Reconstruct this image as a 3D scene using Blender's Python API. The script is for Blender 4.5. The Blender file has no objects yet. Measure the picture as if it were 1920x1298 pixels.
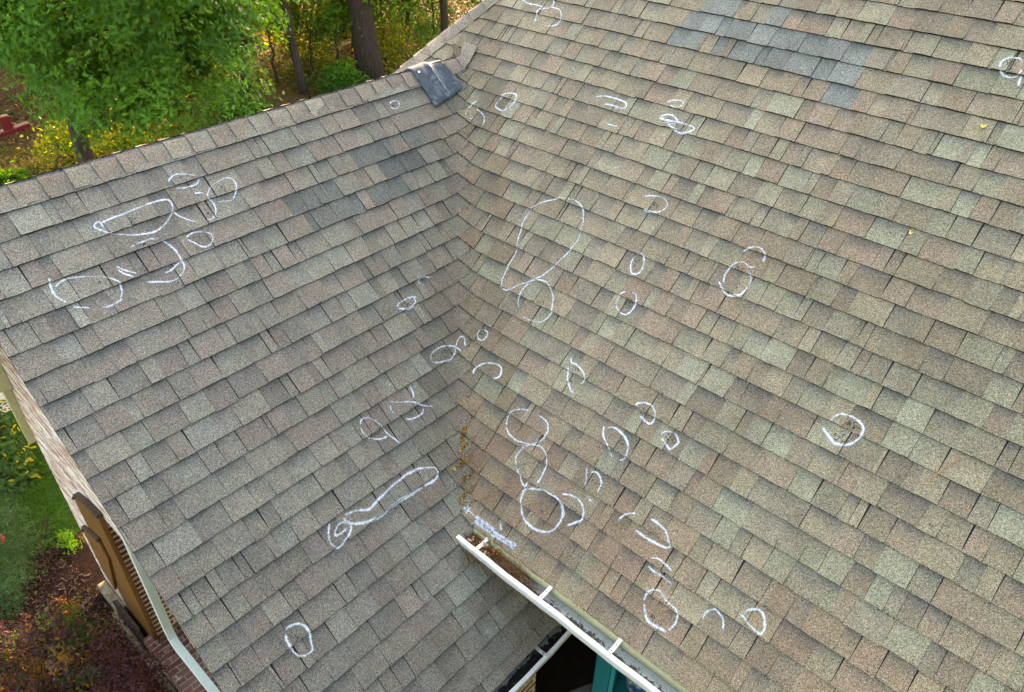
import bpy, bmesh, math, random
import numpy as np
from mathutils import Vector, Matrix
from mathutils.bvhtree import BVHTree
random.seed(7); rng = np.random.default_rng(7)
R = math.radians
scene = bpy.context.scene
# ------------------------------------------------------------------ camera
YAW, PIT, ROL = 2.30051388, .639558209, .0169105828
CAM = Vector((2.34504369, -2.25403498, 3.65845398))
f = Vector((math.cos(YAW)*math.cos(PIT), math.sin(YAW)*math.cos(PIT), -math.sin(PIT)))
r0 = Vector((math.sin(YAW), -math.cos(YAW), 0)); u0 = r0.cross(f)
r2 = r0*math.cos(ROL)+u0*math.sin(ROL); u2 = -r0*math.sin(ROL)+u0*math.cos(ROL)
cd = bpy.data.cameras.new('camera'); cam = bpy.data.objects.new('camera', cd); scene.collection.objects.link(cam)
M = Matrix(((r2.x,u2.x,-f.x,CAM.x),(r2.y,u2.y,-f.y,CAM.y),(r2.z,u2.z,-f.z,CAM.z),(0,0,0,1)))
cam.matrix_world = M
cd.sensor_width = 36; cd.lens = 36*1414.36/1920; cd.clip_start = .05; cd.clip_end = 500
scene.camera = cam
# ------------------------------------------------------------------ light
SUN_EL, SUN_DIR = 19, Vector((-.62, .78, 0)).normalized()
w = bpy.data.worlds.new("World"); scene.world = w; w.use_nodes = True
nt = w.node_tree; bg = nt.nodes['Background']; sky = nt.nodes.new('ShaderNodeTexSky')
sky.sky_type = 'NISHITA'; sky.sun_disc = False; sky.sun_elevation = R(SUN_EL)
sky.sun_rotation = math.atan2(SUN_DIR.x, SUN_DIR.y)
sky.air_density = 1.0; sky.dust_density = 3.0; sky.ozone_density = .6
nt.links.new(sky.outputs[0], bg.inputs[0]); bg.inputs[1].default_value = .15
sd = bpy.data.lights.new('sun', 'SUN'); sd.energy = 3.4; sd.angle = R(.6); sd.color = (1, .80, .52)
so = bpy.data.objects.new('sun', sd); scene.collection.objects.link(so)
sv = Vector((SUN_DIR.x*math.cos(R(SUN_EL)), SUN_DIR.y*math.cos(R(SUN_EL)), math.sin(R(SUN_EL))))
so.rotation_euler = sv.to_track_quat('Z', 'Y').to_euler(); so.location = sv*40
vs = scene.view_settings
scene.display_settings.display_device = 'sRGB'
vs.view_transform = 'Standard'; vs.look = 'None'; vs.gamma = 1; vs.exposure = 3.0
vs.use_white_balance = True; vs.white_balance_temperature = 9100; vs.white_balance_tint = 10
# ------------------------------------------------------------------ helpers
COL = scene.collection
def link(o, parent=None):
    COL.objects.link(o)
    if parent: o.parent = parent
    return o
def tag(o, label=None, cat=None, group=None, kind=None):
    for k, v in (('label', label), ('category', cat), ('group', group), ('kind', kind)):
        if v: o[k] = v
    return o
def empty(name, loc=(0,0,0)):
    o = bpy.data.objects.new(name, None); o.location = loc; o.empty_display_size = .2; return link(o)
def put(name, me, m=None, parent=None, smooth=False):
    o = bpy.data.objects.new(name, me)
    if m: me.materials.append(m)
    if smooth:
        me.polygons.foreach_set('use_smooth', np.ones(len(me.polygons), bool))
    link(o)
    if parent:
        o.parent = parent; o.location = -parent.location if parent.parent is None else (0,0,0)
    return o
class MB:
    def __init__(s): s.v=[]; s.f=[]; s.c=[]
    def add(s, vs, fs, c=None):
        n=len(s.v); s.v+= [tuple(p) for p in vs]; s.f += [tuple(i+n for i in q) for q in fs]
        s.c += [c or (1,1,1)]*len(vs) if not (isinstance(c, list)) else c
    def box(s, a, b, c=None):
        x0,y0,z0=a; x1,y1,z1=b
        s.add([(x0,y0,z0),(x1,y0,z0),(x1,y1,z0),(x0,y1,z0),(x0,y0,z1),(x1,y0,z1),(x1,y1,z1),(x0,y1,z1)],
              [(0,3,2,1),(4,5,6,7),(0,1,5,4),(1,2,6,5),(2,3,7,6),(3,0,4,7)], c)
    def tube(s, pts, rad, n=8, c=None, cap=True):
        pts=[Vector(p) for p in pts]
        if not hasattr(rad,'__len__'): rad=[rad]*len(pts)
        vs=[]; t0=None
        for i,p in enumerate(pts):
            t=(pts[min(i+1,len(pts)-1)]-pts[max(i-1,0)]).normalized()
            if t0 is None:
                a=t.orthogonal().normalized()
            else:
                a=(a-t*a.dot(t)).normalized()
            t0=t; b=t.cross(a)
            for k in range(n):
                an=2*math.pi*k/n; vs.append(p+(a*math.cos(an)+b*math.sin(an))*rad[i])
        fs=[]
        for i in range(len(pts)-1):
            for k in range(n):
                k2=(k+1)%n; fs.append((i*n+k,i*n+k2,(i+1)*n+k2,(i+1)*n+k))
        if cap: fs.append(tuple(range(n))[::-1]); fs.append(tuple((len(pts)-1)*n+k for k in range(n)))
        s.add(vs,fs,c)
    def prism(s, poly, axis, lo, hi, c=None):   # poly in the other two axes, extruded along axis
        def mk(p,q,h): return {0:(h,p,q),1:(p,h,q),2:(p,q,h)}[axis]
        n=len(poly); vs=[mk(p,q,lo) for p,q in poly]+[mk(p,q,hi) for p,q in poly]
        fs=[tuple(range(n)),tuple(range(2*n-1,n-1,-1))]+[(i,n+i,n+(i+1)%n,(i+1)%n) for i in range(n)]
        s.add(vs,fs,c)
    def build(s, name, m=None, parent=None, smooth=False, tint=False, fix=True):
        me=bpy.data.meshes.new(name); me.from_pydata(s.v,[],s.f); me.update()
        if tint:
            a=me.color_attributes.new('tint','FLOAT_COLOR','POINT')
            a.data.foreach_set('color', np.array([(q[0],q[1],q[2],1) for q in s.c],dtype=np.float32).ravel())
        if fix:
            bm=bmesh.new(); bm.from_mesh(me); bmesh.ops.recalc_face_normals(bm, faces=bm.faces); bm.to_mesh(me); bm.free()
        return put(name, me, m, parent, smooth)
def bevel(o, wd=.004, seg=2):
    md=o.modifiers.new('bevel','BEVEL'); md.width=wd; md.segments=seg; md.limit_method='ANGLE'; return o
def mat(name):
    m=bpy.data.materials.new(name); m.use_nodes=True; t=m.node_tree
    return m, t, t.nodes['Principled BSDF'], t.nodes['Material Output']
def N(t, kind, **kw):
    n=t.nodes.new('ShaderNode'+kind)
    for k,v in kw.items():
        if k.startswith('i_'): n.inputs[k[2:].replace('_',' ')].default_value=v
        else: setattr(n,k,v)
    return n
def L(t,a,b): t.links.new(a,b)
def coords(t, src='Object'): return N(t,'TexCoord').outputs[src]
def noise(t, scale, detail=4, rough=.6, vec=None, dist=0):
    n=N(t,'TexNoise'); n.inputs['Scale'].default_value=scale; n.inputs['Detail'].default_value=detail
    n.inputs['Roughness'].default_value=rough; n.inputs['Distortion'].default_value=dist
    L(t, vec or coords(t), n.inputs['Vector']); return n.outputs['Fac']
def ramp(t, fac, stops):
    r=N(t,'ValToRGB'); cr=r.color_ramp
    while len(cr.elements)<len(stops): cr.elements.new(.5)
    for e,(p,c) in zip(cr.elements,stops):
        e.position=p; e.color=(c,c,c,1) if not hasattr(c,'__len__') else (*c,1)
    L(t,fac,r.inputs[0]); return r.outputs[0]
def mix(t, fac, a, b, mode='MIX'):
    m=N(t,'MixRGB',blend_type=mode)
    for i,x in ((0,fac),(1,a),(2,b)):
        if hasattr(x,'is_linked') or hasattr(x,'links'): L(t,x,m.inputs[i])
        elif i==0: m.inputs[0].default_value=x
        else: m.inputs[i].default_value=(*x,1) if len(x)==3 else x
    return m.outputs[0]
def bump(t, b, h, strength=.4, dist=.01):
    n=N(t,'Bump'); n.inputs['Strength'].default_value=strength; n.inputs['Distance'].default_value=dist
    L(t,h,n.inputs['Height']); L(t,n.outputs[0],b.inputs['Normal'])
def simple(name, col, rough=.6, metal=0, var=.25, scale=20, bm=.15, bd=.004, spec=.5):
    m,t,b,o=mat(name); h=noise(t,scale,5)
    lo=tuple(c*(1-var) for c in col); hi=tuple(min(1,c*(1+var)) for c in col)
    L(t,ramp(t,h,[(.3,lo),(.7,hi)]),b.inputs['Base Color'])
    b.inputs['Roughness'].default_value=rough; b.inputs['Metallic'].default_value=metal
    b.inputs['Specular IOR Level'].default_value=spec
    bump(t,b,h,bm,bd); return m
# shingle granules over the per-tab colour
def shingle_mat():
    m,t,b,o=mat('shingle'); at=N(t,'Attribute',attribute_name='tint')
    g=noise(t,215,2,.8); g2=noise(t,95,3,.7); g3=noise(t,9,4,.6)
    v=ramp(t,g,[(.32,.25),(.5,.92),(.70,2.0)]); v2=ramp(t,g2,[(.3,.66),(.7,1.34)]); v3=ramp(t,g3,[(.3,.9),(.7,1.1)])
    c=mix(t,1,at.outputs['Color'],v,'MULTIPLY'); c=mix(t,1,c,v2,'MULTIPLY'); c=mix(t,1,c,v3,'MULTIPLY')
    g4=noise(t,38,3,.6); c=mix(t,1,c,ramp(t,g4,[(.30,(1.06,.97,.93)),(.5,(1,1,1)),(.70,(.96,1.01,1.02))]),'MULTIPLY')
    g5=noise(t,1.1,5,.65,dist=.4); c=mix(t,1,c,ramp(t,g5,[(.32,.84),(.5,1),(.7,1.07)]),'MULTIPLY')
    L(t,c,b.inputs['Base Color']); b.inputs['Roughness'].default_value=.93; b.inputs['Specular IOR Level'].default_value=.25
    bump(t,b,g,.55,.003); return m
SH=shingle_mat()
def chalk_mat():
    m,t,b,o=mat('chalk'); at=N(t,'Attribute',attribute_name='tint')
    b.inputs["Base Color"].default_value=(.72,.75,.86,1); b.inputs['Roughness'].default_value=1; b.inputs['Specular IOR Level'].default_value=.1
    g=noise(t,190,2,.8); g2=noise(t,45,3,.6)
    s=N(t,'MixRGB',blend_type='ADD'); s.inputs[0].default_value=.7; L(t,g,s.inputs[1]); L(t,g2,s.inputs[2])
    a=N(t,'Math',operation='ADD'); L(t,s.outputs[0],a.inputs[0]); L(t,at.outputs['Color'],a.inputs[1])
    al=ramp(t,a.outputs[0],[(.0,0),(1,1)]); r=al.node.color_ramp
    mr=N(t,'MapRange'); L(t,a.outputs[0],mr.inputs[0]); mr.inputs[1].default_value=1.16; mr.inputs[2].default_value=1.56
    L(t,mr.outputs[0],b.inputs['Alpha']); return m
CH=chalk_mat()
def brick_mat(name, c1, c2, mortar, white=0., axis='xy', mw=.012):
    m,t,b,o=mat(name); sx=N(t,'SeparateXYZ'); L(t,coords(t),sx.inputs[0]); cb=N(t,'CombineXYZ')
    if axis=='xy':
        ad=N(t,'Math',operation='ADD'); L(t,sx.outputs[0],ad.inputs[0]); L(t,sx.outputs[1],ad.inputs[1])
        L(t,ad.outputs[0],cb.inputs[0]); L(t,sx.outputs[2],cb.inputs[1])
    else: L(t,sx.outputs[1],cb.inputs[0]); L(t,sx.outputs[0],cb.inputs[1])
    wv=N(t,'TexNoise'); wv.inputs['Scale'].default_value=14; L(t,coords(t),wv.inputs['Vector'])
    vm=N(t,'MixRGB',blend_type='LINEAR_LIGHT'); vm.inputs[0].default_value=.012; L(t,cb.outputs[0],vm.inputs[1]); L(t,wv.outputs['Color'],vm.inputs[2])
    br=N(t,'TexBrick'); L(t,vm.outputs[0],br.inputs['Vector']); br.inputs['Scale'].default_value=1
    br.inputs['Brick Width'].default_value=.21; br.inputs['Row Height'].default_value=.072; br.inputs['Mortar Size'].default_value=mw
    br.inputs['Mortar Smooth'].default_value=.3
    br.inputs['Color1'].default_value=(*c1,1); br.inputs['Color2'].default_value=(*c2,1); br.inputs['Mortar'].default_value=(*mortar,1)
    n=noise(t,22,6,.7); c=mix(t,1,br.outputs['Color'],ramp(t,n,[(.2,.6),(.8,1.35)]),'MULTIPLY')
    if white:
        mq=N(t,'Mapping'); L(t,coords(t),mq.inputs[0]); mq.inputs['Scale'].default_value=(2.2,2.2,17)
        n2=noise(t,1.0,7,.75,vec=mq.outputs[0],dist=.4); k=ramp(t,n2,[(.62-white*.35,0),(.66-white*.25,1)])
        c=mix(t,k,c,(.84,.81,.76))
    L(t,c,b.inputs['Base Color']); b.inputs['Roughness'].default_value=.9
    hh=mix(t,.5,br.outputs['Fac'],n); bump(t,b,hh,.8,.012); return m
BRW=brick_mat('whitewashed_brick',(.26,.06,.04),(.42,.17,.11),(.62,.50,.42),.42,mw=.014)
BRR=brick_mat('red_brick',(.17,.055,.04),(.30,.10,.065),(.80,.72,.58),.0,mw=.017)
BRT=brick_mat('brick_coping',(.15,.05,.045),(.28,.13,.11),(.34,.29,.26),.1,axis='yx',mw=.008)
WHITE=simple('white_aluminium',(.80,.81,.82),.35,0,.06,30,.05)
ZINC=simple('hanger_metal',(.72,.74,.76),.4,.3,.1,40,.05)
CREAM=simple('cream_trim',(.50,.46,.26),.5,0,.12,25,.1)
DARK=simple('dark_bitumen',(.025,.024,.023),.9,0,.3,80,.2)
def gutter_mat(name, base, dirt, off, ax=1, sg=1):
    m,t,b,o=mat(name); n=noise(t,11,8,.7,dist=.5); n2=noise(t,70,4); sx=N(t,'SeparateXYZ'); L(t,coords(t),sx.inputs[0])
    k=N(t,'Math',operation='MULTIPLY_ADD'); L(t,sx.outputs[ax],k.inputs[0]); k.inputs[1].default_value=5.5*sg; k.inputs[2].default_value=off
    k2=N(t,'Math',operation='ADD'); L(t,k.outputs[0],k2.inputs[0]); L(t,n,k2.inputs[1])
    c=mix(t,ramp(t,k2.outputs[0],[(.47,0),(.50,1)]),dirt,base); c=mix(t,ramp(t,n2,[(.58,0),(.72,.6)]),c,(.12,.10,.06))
    c=mix(t,ramp(t,noise(t,30,5),[(.58,0),(.66,.5)]),c,(.25,.24,.12))
    L(t,c,b.inputs['Base Color']); b.inputs['Roughness'].default_value=.5; bump(t,b,n,.4,.004); return m
GIN=gutter_mat('gutter_inside',(.68,.70,.66),(.10,.085,.08),.66)
GIN2=gutter_mat('wet_gutter_inside',(.30,.33,.34),(.014,.012,.011),3.74,0,-1)
CHALK = [
('L',1,[(0.548,2.591),(0.528,2.614),(0.488,2.626),(0.451,2.62),(0.416,2.604),(0.372,2.578)]),
('L',1,[(0.543,2.56),(0.506,2.543),(0.457,2.532),(0.409,2.534),(0.375,2.556),(0.374,2.574)]),
('L',1,[(0.461,2.485),(0.423,2.479),(0.396,2.461)]),
('L',1,[(0.394,2.434),(0.37,2.463),(0.321,2.498),(0.272,2.507),(0.216,2.511),(0.187,2.481),(0.198,2.438),(0.226,2.398),(0.267,2.371),(0.307,2.378),(0.37,2.391)]),
('L',1,[(0.394,2.434),(0.379,2.405),(0.384,2.362),(0.403,2.323),(0.441,2.301),(0.491,2.305)]),
('L',1,[(0.619,2.433),(0.601,2.389),(0.574,2.349),(0.526,2.315)]),
('L',1.3,[(1.005,2.495),(0.934,2.499),(0.84,2.504),(0.743,2.51),(0.647,2.51),(0.604,2.494),(0.604,2.453),(0.627,2.418),(0.666,2.389),(0.725,2.355),(0.794,2.346),(0.876,2.366),(0.972,2.412),(1.019,2.452),(1.039,2.481),(1.029,2.498),(1.002,2.501),(0.999,2.451)]),
('L',1,[(0.952,2.302),(0.907,2.311),(0.862,2.314),(0.813,2.311),(0.782,2.288)]),
('L',1.2,[(0.764,2.291),(0.742,2.245),(0.732,2.201),(0.729,2.138),(0.736,2.098),(0.765,2.064),(0.805,2.046),(0.846,2.046),(0.9,2.063),(0.965,2.097)]),
('L',1,[(1.052,2.244),(1.041,2.211),(1.017,2.183),(0.969,2.144)]),
('L',1,[(1.056,2.221),(1.042,2.177),(1.003,2.138)]),
('L',1,[(0.642,2.248),(0.602,2.26),(0.559,2.258),(0.523,2.243),(0.499,2.215),(0.508,2.181),(0.54,2.157),(0.581,2.163),(0.613,2.206),(0.643,2.241)]),
('L',1,[(0.86,2.106),(0.813,2.103),(0.76,2.123),(0.717,2.141)]),
('L',1.4,[(1.371,2.307),(1.393,2.238),(1.393,2.198),(1.364,2.139)]),
('L',1,[(1.386,2.241),(1.338,2.262),(1.282,2.264),(1.218,2.242),(1.156,2.214),(1.129,2.195),(1.098,2.16),(1.087,2.138),(1.105,2.088),(1.139,2.052)]),
('L',2,[(1.113,2.064),(1.141,2.05),(1.191,2.043),(1.239,2.055)]),
('L',1,[(1.358,2.119),(1.324,2.096),(1.276,2.07)]),
('L',1,[(-1.173,2.643),(-1.201,2.662),(-1.255,2.652),(-1.243,2.614),(-1.196,2.604),(-1.168,2.622),(-1.173,2.643)]),
('L',1,[(-1.903,2.394),(-1.834,2.404),(-1.786,2.394),(-1.74,2.364),(-1.736,2.336),(-1.749,2.308),(-1.784,2.292)]),
('R',1,[(-1.699,2.458),(-1.636,2.442),(-1.58,2.411),(-1.555,2.375),(-1.554,2.342)]),
('R',1.2,[(-1.541,2.57),(-1.531,2.62),(-1.501,2.647),(-1.45,2.661),(-1.42,2.655),(-1.403,2.632),(-1.401,2.604),(-1.411,2.564),(-1.422,2.532)]),
('R',1.2,[(-1.541,2.57),(-1.547,2.539),(-1.531,2.515),(-1.492,2.508),(-1.45,2.51),(-1.43,2.544)]),
('R',1,[(-1.894,3.416),(-1.791,3.396),(-1.68,3.394),(-1.602,3.39),(-1.57,3.431),(-1.594,3.474)]),
('R',1,[(-1.58,3.405),(-1.506,3.405),(-1.454,3.373),(-1.428,3.326),(-1.436,3.281),(-1.464,3.261),(-1.505,3.242)]),
('R',1,[(-1.602,3.39),(-1.66,3.364),(-1.66,3.315),(-1.636,3.247)]),
('R',1.3,[(-0.789,2.815),(-0.704,2.843),(-0.614,2.846),(-0.538,2.841),(-0.511,2.81),(-0.534,2.791),(-0.611,2.791),(-0.684,2.783)]),
('R',1,[(-0.586,2.655),(-0.485,2.659)]),
('R',1,[(-0.248,2.914),(-0.216,2.944),(-0.148,2.955),(-0.131,2.927),(-0.165,2.9),(-0.224,2.909)]),
('R',1.3,[(-0.243,2.798),(-0.202,2.836),(-0.158,2.844),(-0.109,2.817),(-0.122,2.784),(-0.197,2.791)]),
('R',1.6,[(-0.243,2.798),(-0.161,2.802),(-0.064,2.81),(0.005,2.81),(0.033,2.794),(0.005,2.761),(-0.047,2.746),(-0.108,2.76),(-0.164,2.784)]),
('R',1.2,[(1.486,3.616),(1.477,3.659),(1.491,3.69),(1.519,3.704),(1.552,3.701),(1.585,3.668)]),
('R',1.2,[(1.486,3.616),(1.523,3.591),(1.562,3.588),(1.586,3.611),(1.587,3.652)]),
('R',1.2,[(1.596,3.613),(1.608,3.572),(1.615,3.534)]),
('R',1,[(-0.639,1.302),(-0.672,1.387),(-0.683,1.498),(-0.686,1.574),(-0.724,1.667),(-0.755,1.763),(-0.766,1.868),(-0.738,1.944),(-0.67,2.003),(-0.583,2.052),(-0.477,2.069),(-0.406,2.044),(-0.352,1.98),(-0.316,1.889),(-0.303,1.811),(-0.321,1.721),(-0.359,1.602),(-0.4,1.509),(-0.45,1.455),(-0.523,1.386),(-0.588,1.316),(-0.641,1.314)]),
('R',1.1,[(-0.467,1.431),(-0.438,1.46),(-0.372,1.48),(-0.318,1.47),(-0.257,1.426),(-0.218,1.374),(-0.194,1.303),(-0.207,1.252),(-0.244,1.219),(-0.314,1.204),(-0.378,1.208)]),
('R',1,[(-0.467,1.431),(-0.479,1.371),(-0.475,1.302),(-0.447,1.26),(-0.417,1.244)]),
('R',1.3,[(-0.039,2.259),(0.012,2.285),(0.087,2.296),(0.136,2.274),(0.141,2.232),(0.108,2.192),(0.061,2.183),(0.002,2.177)]),
('R',1.3,[(0.132,1.88),(0.154,1.912),(0.191,1.884),(0.214,1.839),(0.216,1.789),(0.178,1.765),(0.146,1.791),(0.129,1.831),(0.127,1.882)]),
('R',1.2,[(0.224,1.655),(0.265,1.654),(0.293,1.627),(0.302,1.581),(0.292,1.53),(0.266,1.507),(0.219,1.517),(0.185,1.552),(0.176,1.607),(0.206,1.651)]),
('R',1.3,[(0.738,2.144),(0.745,2.176),(0.777,2.2),(0.822,2.207),(0.86,2.186),(0.871,2.154),(0.868,2.127)]),
('R',1,[(0.856,2.1),(0.822,2.079),(0.772,2.095),(0.732,2.071),(0.712,2.026),(0.71,1.984),(0.73,1.93)]),
('R',1.3,[(0.825,2.062),(0.858,2.021),(0.871,1.965),(0.856,1.911),(0.813,1.881),(0.766,1.883),(0.689,1.938)]),
('R',1,[(-0.595,1.003),(-0.549,0.995),(-0.539,0.966),(-0.555,0.933),(-0.595,0.932),(-0.614,0.965),(-0.597,1.007)]),
('L',1,[(-0.594,1.36),(-0.564,1.386),(-0.559,1.406),(-0.587,1.419),(-0.631,1.412),(-0.664,1.389)]),
('L',1.3,[(-0.303,1.31),(-0.339,1.335),(-0.389,1.34),(-0.457,1.33),(-0.488,1.307)]),
('L',1.3,[(-0.463,1.339),(-0.456,1.296),(-0.413,1.275),(-0.349,1.284),(-0.303,1.31)]),
('L',1.3,[(-0.309,0.9),(-0.338,0.935),(-0.392,0.949),(-0.462,0.938),(-0.512,0.912),(-0.534,0.875),(-0.553,0.84)]),
('L',1.3,[(-0.591,0.85),(-0.628,0.913),(-0.592,0.931),(-0.534,0.901),(-0.486,0.857),(-0.428,0.846),(-0.347,0.867),(-0.309,0.9)]),
('R',1.2,[(-0.471,0.694),(-0.488,0.732),(-0.461,0.786),(-0.407,0.829),(-0.335,0.844),(-0.296,0.823),(-0.288,0.778),(-0.33,0.74)]),
('L',1,[(0.027,0.922),(0.052,0.892)]),
('L',1.2,[(0.11,0.821),(0.056,0.786),(-0.033,0.736),(-0.085,0.682),(-0.147,0.639)]),
('L',1,[(0.107,0.807),(0.126,0.767),(0.114,0.717)]),
('L',1.1,[(0.078,0.68),(0.03,0.648),(-0.045,0.645),(-0.081,0.676)]),
('L',1,[(-0.079,0.839),(-0.072,0.791),(-0.043,0.75)]),
('L',1.1,[(0.354,0.783),(0.326,0.813),(0.28,0.801),(0.253,0.762),(0.238,0.711),(0.228,0.651),(0.21,0.597),(0.194,0.56)]),
('L',1.1,[(0.354,0.783),(0.365,0.748),(0.349,0.7),(0.296,0.656),(0.234,0.643)]),
('R',1.3,[(-0.055,0.53),(-0.079,0.585),(-0.069,0.637),(-0.017,0.677),(0.041,0.691)]),
('R',1.2,[(0.082,0.697),(0.15,0.695),(0.193,0.683),(0.221,0.641),(0.219,0.59),(0.193,0.545),(0.151,0.514),(0.076,0.492),(-0.0,0.497),(-0.055,0.53)]),
('R',1.3,[(0.135,0.486),(0.12,0.435),(0.123,0.39),(0.161,0.354),(0.207,0.319),(0.239,0.292),(0.273,0.282),(0.273,0.32)]),
('R',1.1,[(0.135,0.486),(0.176,0.524),(0.236,0.538),(0.289,0.518),(0.319,0.479),(0.334,0.43),(0.34,0.363),(0.326,0.332)]),
('R',1.6,[(0.299,0.282),(0.382,0.319),(0.451,0.33),(0.515,0.328),(0.562,0.301),(0.588,0.248),(0.59,0.194),(0.556,0.133),(0.482,0.105),(0.403,0.108),(0.348,0.138),(0.304,0.19),(0.285,0.251),(0.299,0.282)]),
('R',1.3,[(0.511,0.366),(0.554,0.388),(0.61,0.396),(0.659,0.382),(0.694,0.345),(0.699,0.301),(0.67,0.265),(0.635,0.226)]),
('R',1.4,[(0.519,0.341),(0.553,0.296),(0.586,0.283),(0.593,0.24)]),
('R',1.2,[(0.562,0.591),(0.599,0.52),(0.625,0.474)]),
('R',1.2,[(0.601,0.562),(0.626,0.584),(0.661,0.579),(0.692,0.549),(0.699,0.506),(0.712,0.478)]),
('R',1.2,[(0.65,0.452),(0.689,0.428),(0.718,0.439)]),
('R',1.1,[(0.523,0.85),(0.554,0.8),(0.609,0.757),(0.678,0.708)]),
('R',1.4,[(0.547,0.837),(0.58,0.866),(0.649,0.863),(0.706,0.832),(0.735,0.791),(0.737,0.738),(0.706,0.713)]),
('R',1.5,[(0.645,1.033),(0.643,1.061),(0.678,1.087),(0.727,1.087),(0.768,1.061),(0.776,1.029),(0.771,0.994),(0.734,0.993),(0.689,1.005)]),
('R',1.4,[(0.852,0.963),(0.878,0.999),(0.933,1.011),(0.972,0.98),(0.965,0.955),(0.949,0.921),(0.902,0.941),(0.867,0.957)]),
('R',1.3,[(1.628,1.453),(1.625,1.493),(1.657,1.527),(1.709,1.538),(1.75,1.528),(1.78,1.502),(1.784,1.46),(1.768,1.42)]),
('R',1.8,[(1.784,1.46),(1.768,1.42),(1.731,1.38),(1.685,1.374),(1.645,1.397),(1.594,1.421)]),
('R',1.2,[(0.097,1.128),(0.117,1.091),(0.163,1.093),(0.229,1.068),(0.26,1.034),(0.247,0.988)]),
('R',1.2,[(0.116,1.066),(0.138,1.011),(0.177,0.965),(0.224,0.931),(0.253,0.946)]),
('R',1.1,[(0.899,0.413),(0.9,0.442),(0.921,0.48),(0.974,0.515)]),
('R',1.5,[(1.05,0.527),(1.109,0.529),(1.166,0.51),(1.203,0.476),(1.223,0.454),(1.177,0.432),(1.086,0.425),(1.001,0.428)]),
('R',1.3,[(1.157,0.335),(1.194,0.362),(1.253,0.363),(1.304,0.346)]),
('R',1.6,[(1.168,0.311),(1.187,0.297),(1.256,0.298),(1.318,0.292),(1.316,0.314)]),
('R',1.2,[(1.248,0.125),(1.237,0.172),(1.262,0.212),(1.301,0.221),(1.347,0.202),(1.422,0.188),(1.445,0.139),(1.433,0.072)]),
('R',1.8,[(1.433,0.072),(1.375,0.057),(1.319,0.058),(1.277,0.089),(1.248,0.125)]),
('R',1.3,[(1.557,0.226),(1.551,0.266),(1.575,0.302),(1.608,0.306),(1.647,0.285),(1.667,0.239)]),
('R',1.4,[(1.698,0.367),(1.73,0.358),(1.769,0.341),(1.811,0.336),(1.833,0.339),(1.833,0.377),(1.805,0.419),(1.768,0.431),(1.732,0.41),(1.713,0.378)]),
('L',1.4,[(1.336,0.066),(1.315,0.083),(1.27,0.075),(1.238,0.036),(1.235,-0.014),(1.257,-0.058),(1.269,-0.092),(1.309,-0.091),(1.339,-0.07),(1.353,-0.024),(1.351,0.027),(1.336,0.066)]),
('L',1.8,[(0.735,0.403),(0.724,0.396),(0.657,0.381),(0.592,0.344),(0.515,0.357),(0.423,0.372),(0.319,0.381),(0.222,0.378),(0.15,0.356),(0.088,0.317),(0.082,0.282),(0.115,0.255),(0.218,0.262)]),
('L',2.2,[(0.218,0.262),(0.325,0.27),(0.435,0.277),(0.551,0.269),(0.64,0.291),(0.718,0.33),(0.741,0.371),(0.735,0.403)]),
('L',1.5,[(0.823,0.412),(0.863,0.368),(0.882,0.31),(0.865,0.269),(0.811,0.278),(0.76,0.297),(0.735,0.334),(0.766,0.373),(0.808,0.366),(0.838,0.333),(0.799,0.324),(0.756,0.331)]),
('R',6,[(-0.019,-0.07),(0.06,-0.068),(0.156,-0.07),(0.246,-0.068)]),
('R',4,[(0.246,-0.068),(0.334,-0.065),(0.438,-0.058)]),
('R',1.2,[(0.25,0.01),(0.295,-0.029)]),
]
HALO = [('R',(-0.58, 2.778),0.057),('L',(-0.43, 1.313),0.047),('L',(-0.5, 0.876),0.068),('R',(-0.091, 2.822),0.057),('R',(-0.312, 0.798),0.036),('R',(1.723, 1.452),0.036),('L',(-1.209, 2.623),0.026),('R',(0.329, 0.36),0.042),('L',(0.598, 0.277),0.042),('L',(0.812, 0.332),0.047),('L',(1.191, 2.053),0.036),('R',(0.083, -0.034),0.042),('L',(-0.013, 0.727),0.047),('R',(0.734, 1.011),0.026),('R',(1.352, 0.078),0.042)]
# ------------------------------------------------------------------ roof geometry
PT = .739701; c_, s_, t_ = math.cos(PT), math.sin(PT), math.tan(PT)
E_ = .143; T_ = .13; q_ = math.sqrt(1+c_*c_)
V3 = Vector((-c_, c_, s_))/q_; WR = Vector((1, c_*c_, c_*s_))/q_; WL = Vector((-c_*c_, -1, c_*s_))/q_
NR = Vector((0,-s_,c_)); NL = Vector((s_,0,c_))
def main_pt(a, b, h, fold=True):
    d=(a+c_*b)/q_; sv_=(-c_*a+b)/q_; T_=.13*min(1,max(.03,(sv_+.02)/.35),max(.03,(3.5-sv_)/.3))
    if fold and d<-.055 and b<2.857: h-=min(.007,(-.055-d)*.2)
    if (not fold) or d>T_ or b>2.857: p=Vector((a, b*c_, b*s_)); n=NR
    else:
        s=(-c_*a+b)/q_
        if d<-T_: p=V3*s+WL*(-d); n=NL
        else:
            u=(d+T_)/(2*T_); p=V3*s+WL*(T_*(1-u)**2)+WR*(T_*u*u); n=(NL*(1-u)+NR*u).normalized()
    return p+n*h
def mirror(p): return Vector((-p.y,-p.x,p.z))
def cross_pt(a, b, h, fold=True): return mirror(main_pt(a,b,h,fold))
def jit(a): return random.uniform(-a,a)
PAL=[((.300,.246,.190),3.4),((.262,.204,.160),3),((.285,.262,.206),2.4),((.245,.212,.178),3),((.280,.204,.168),2.6),((.228,.184,.155),1.6),((.300,.292,.238),1.2)]
PW=[w for _,w in PAL]
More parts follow.
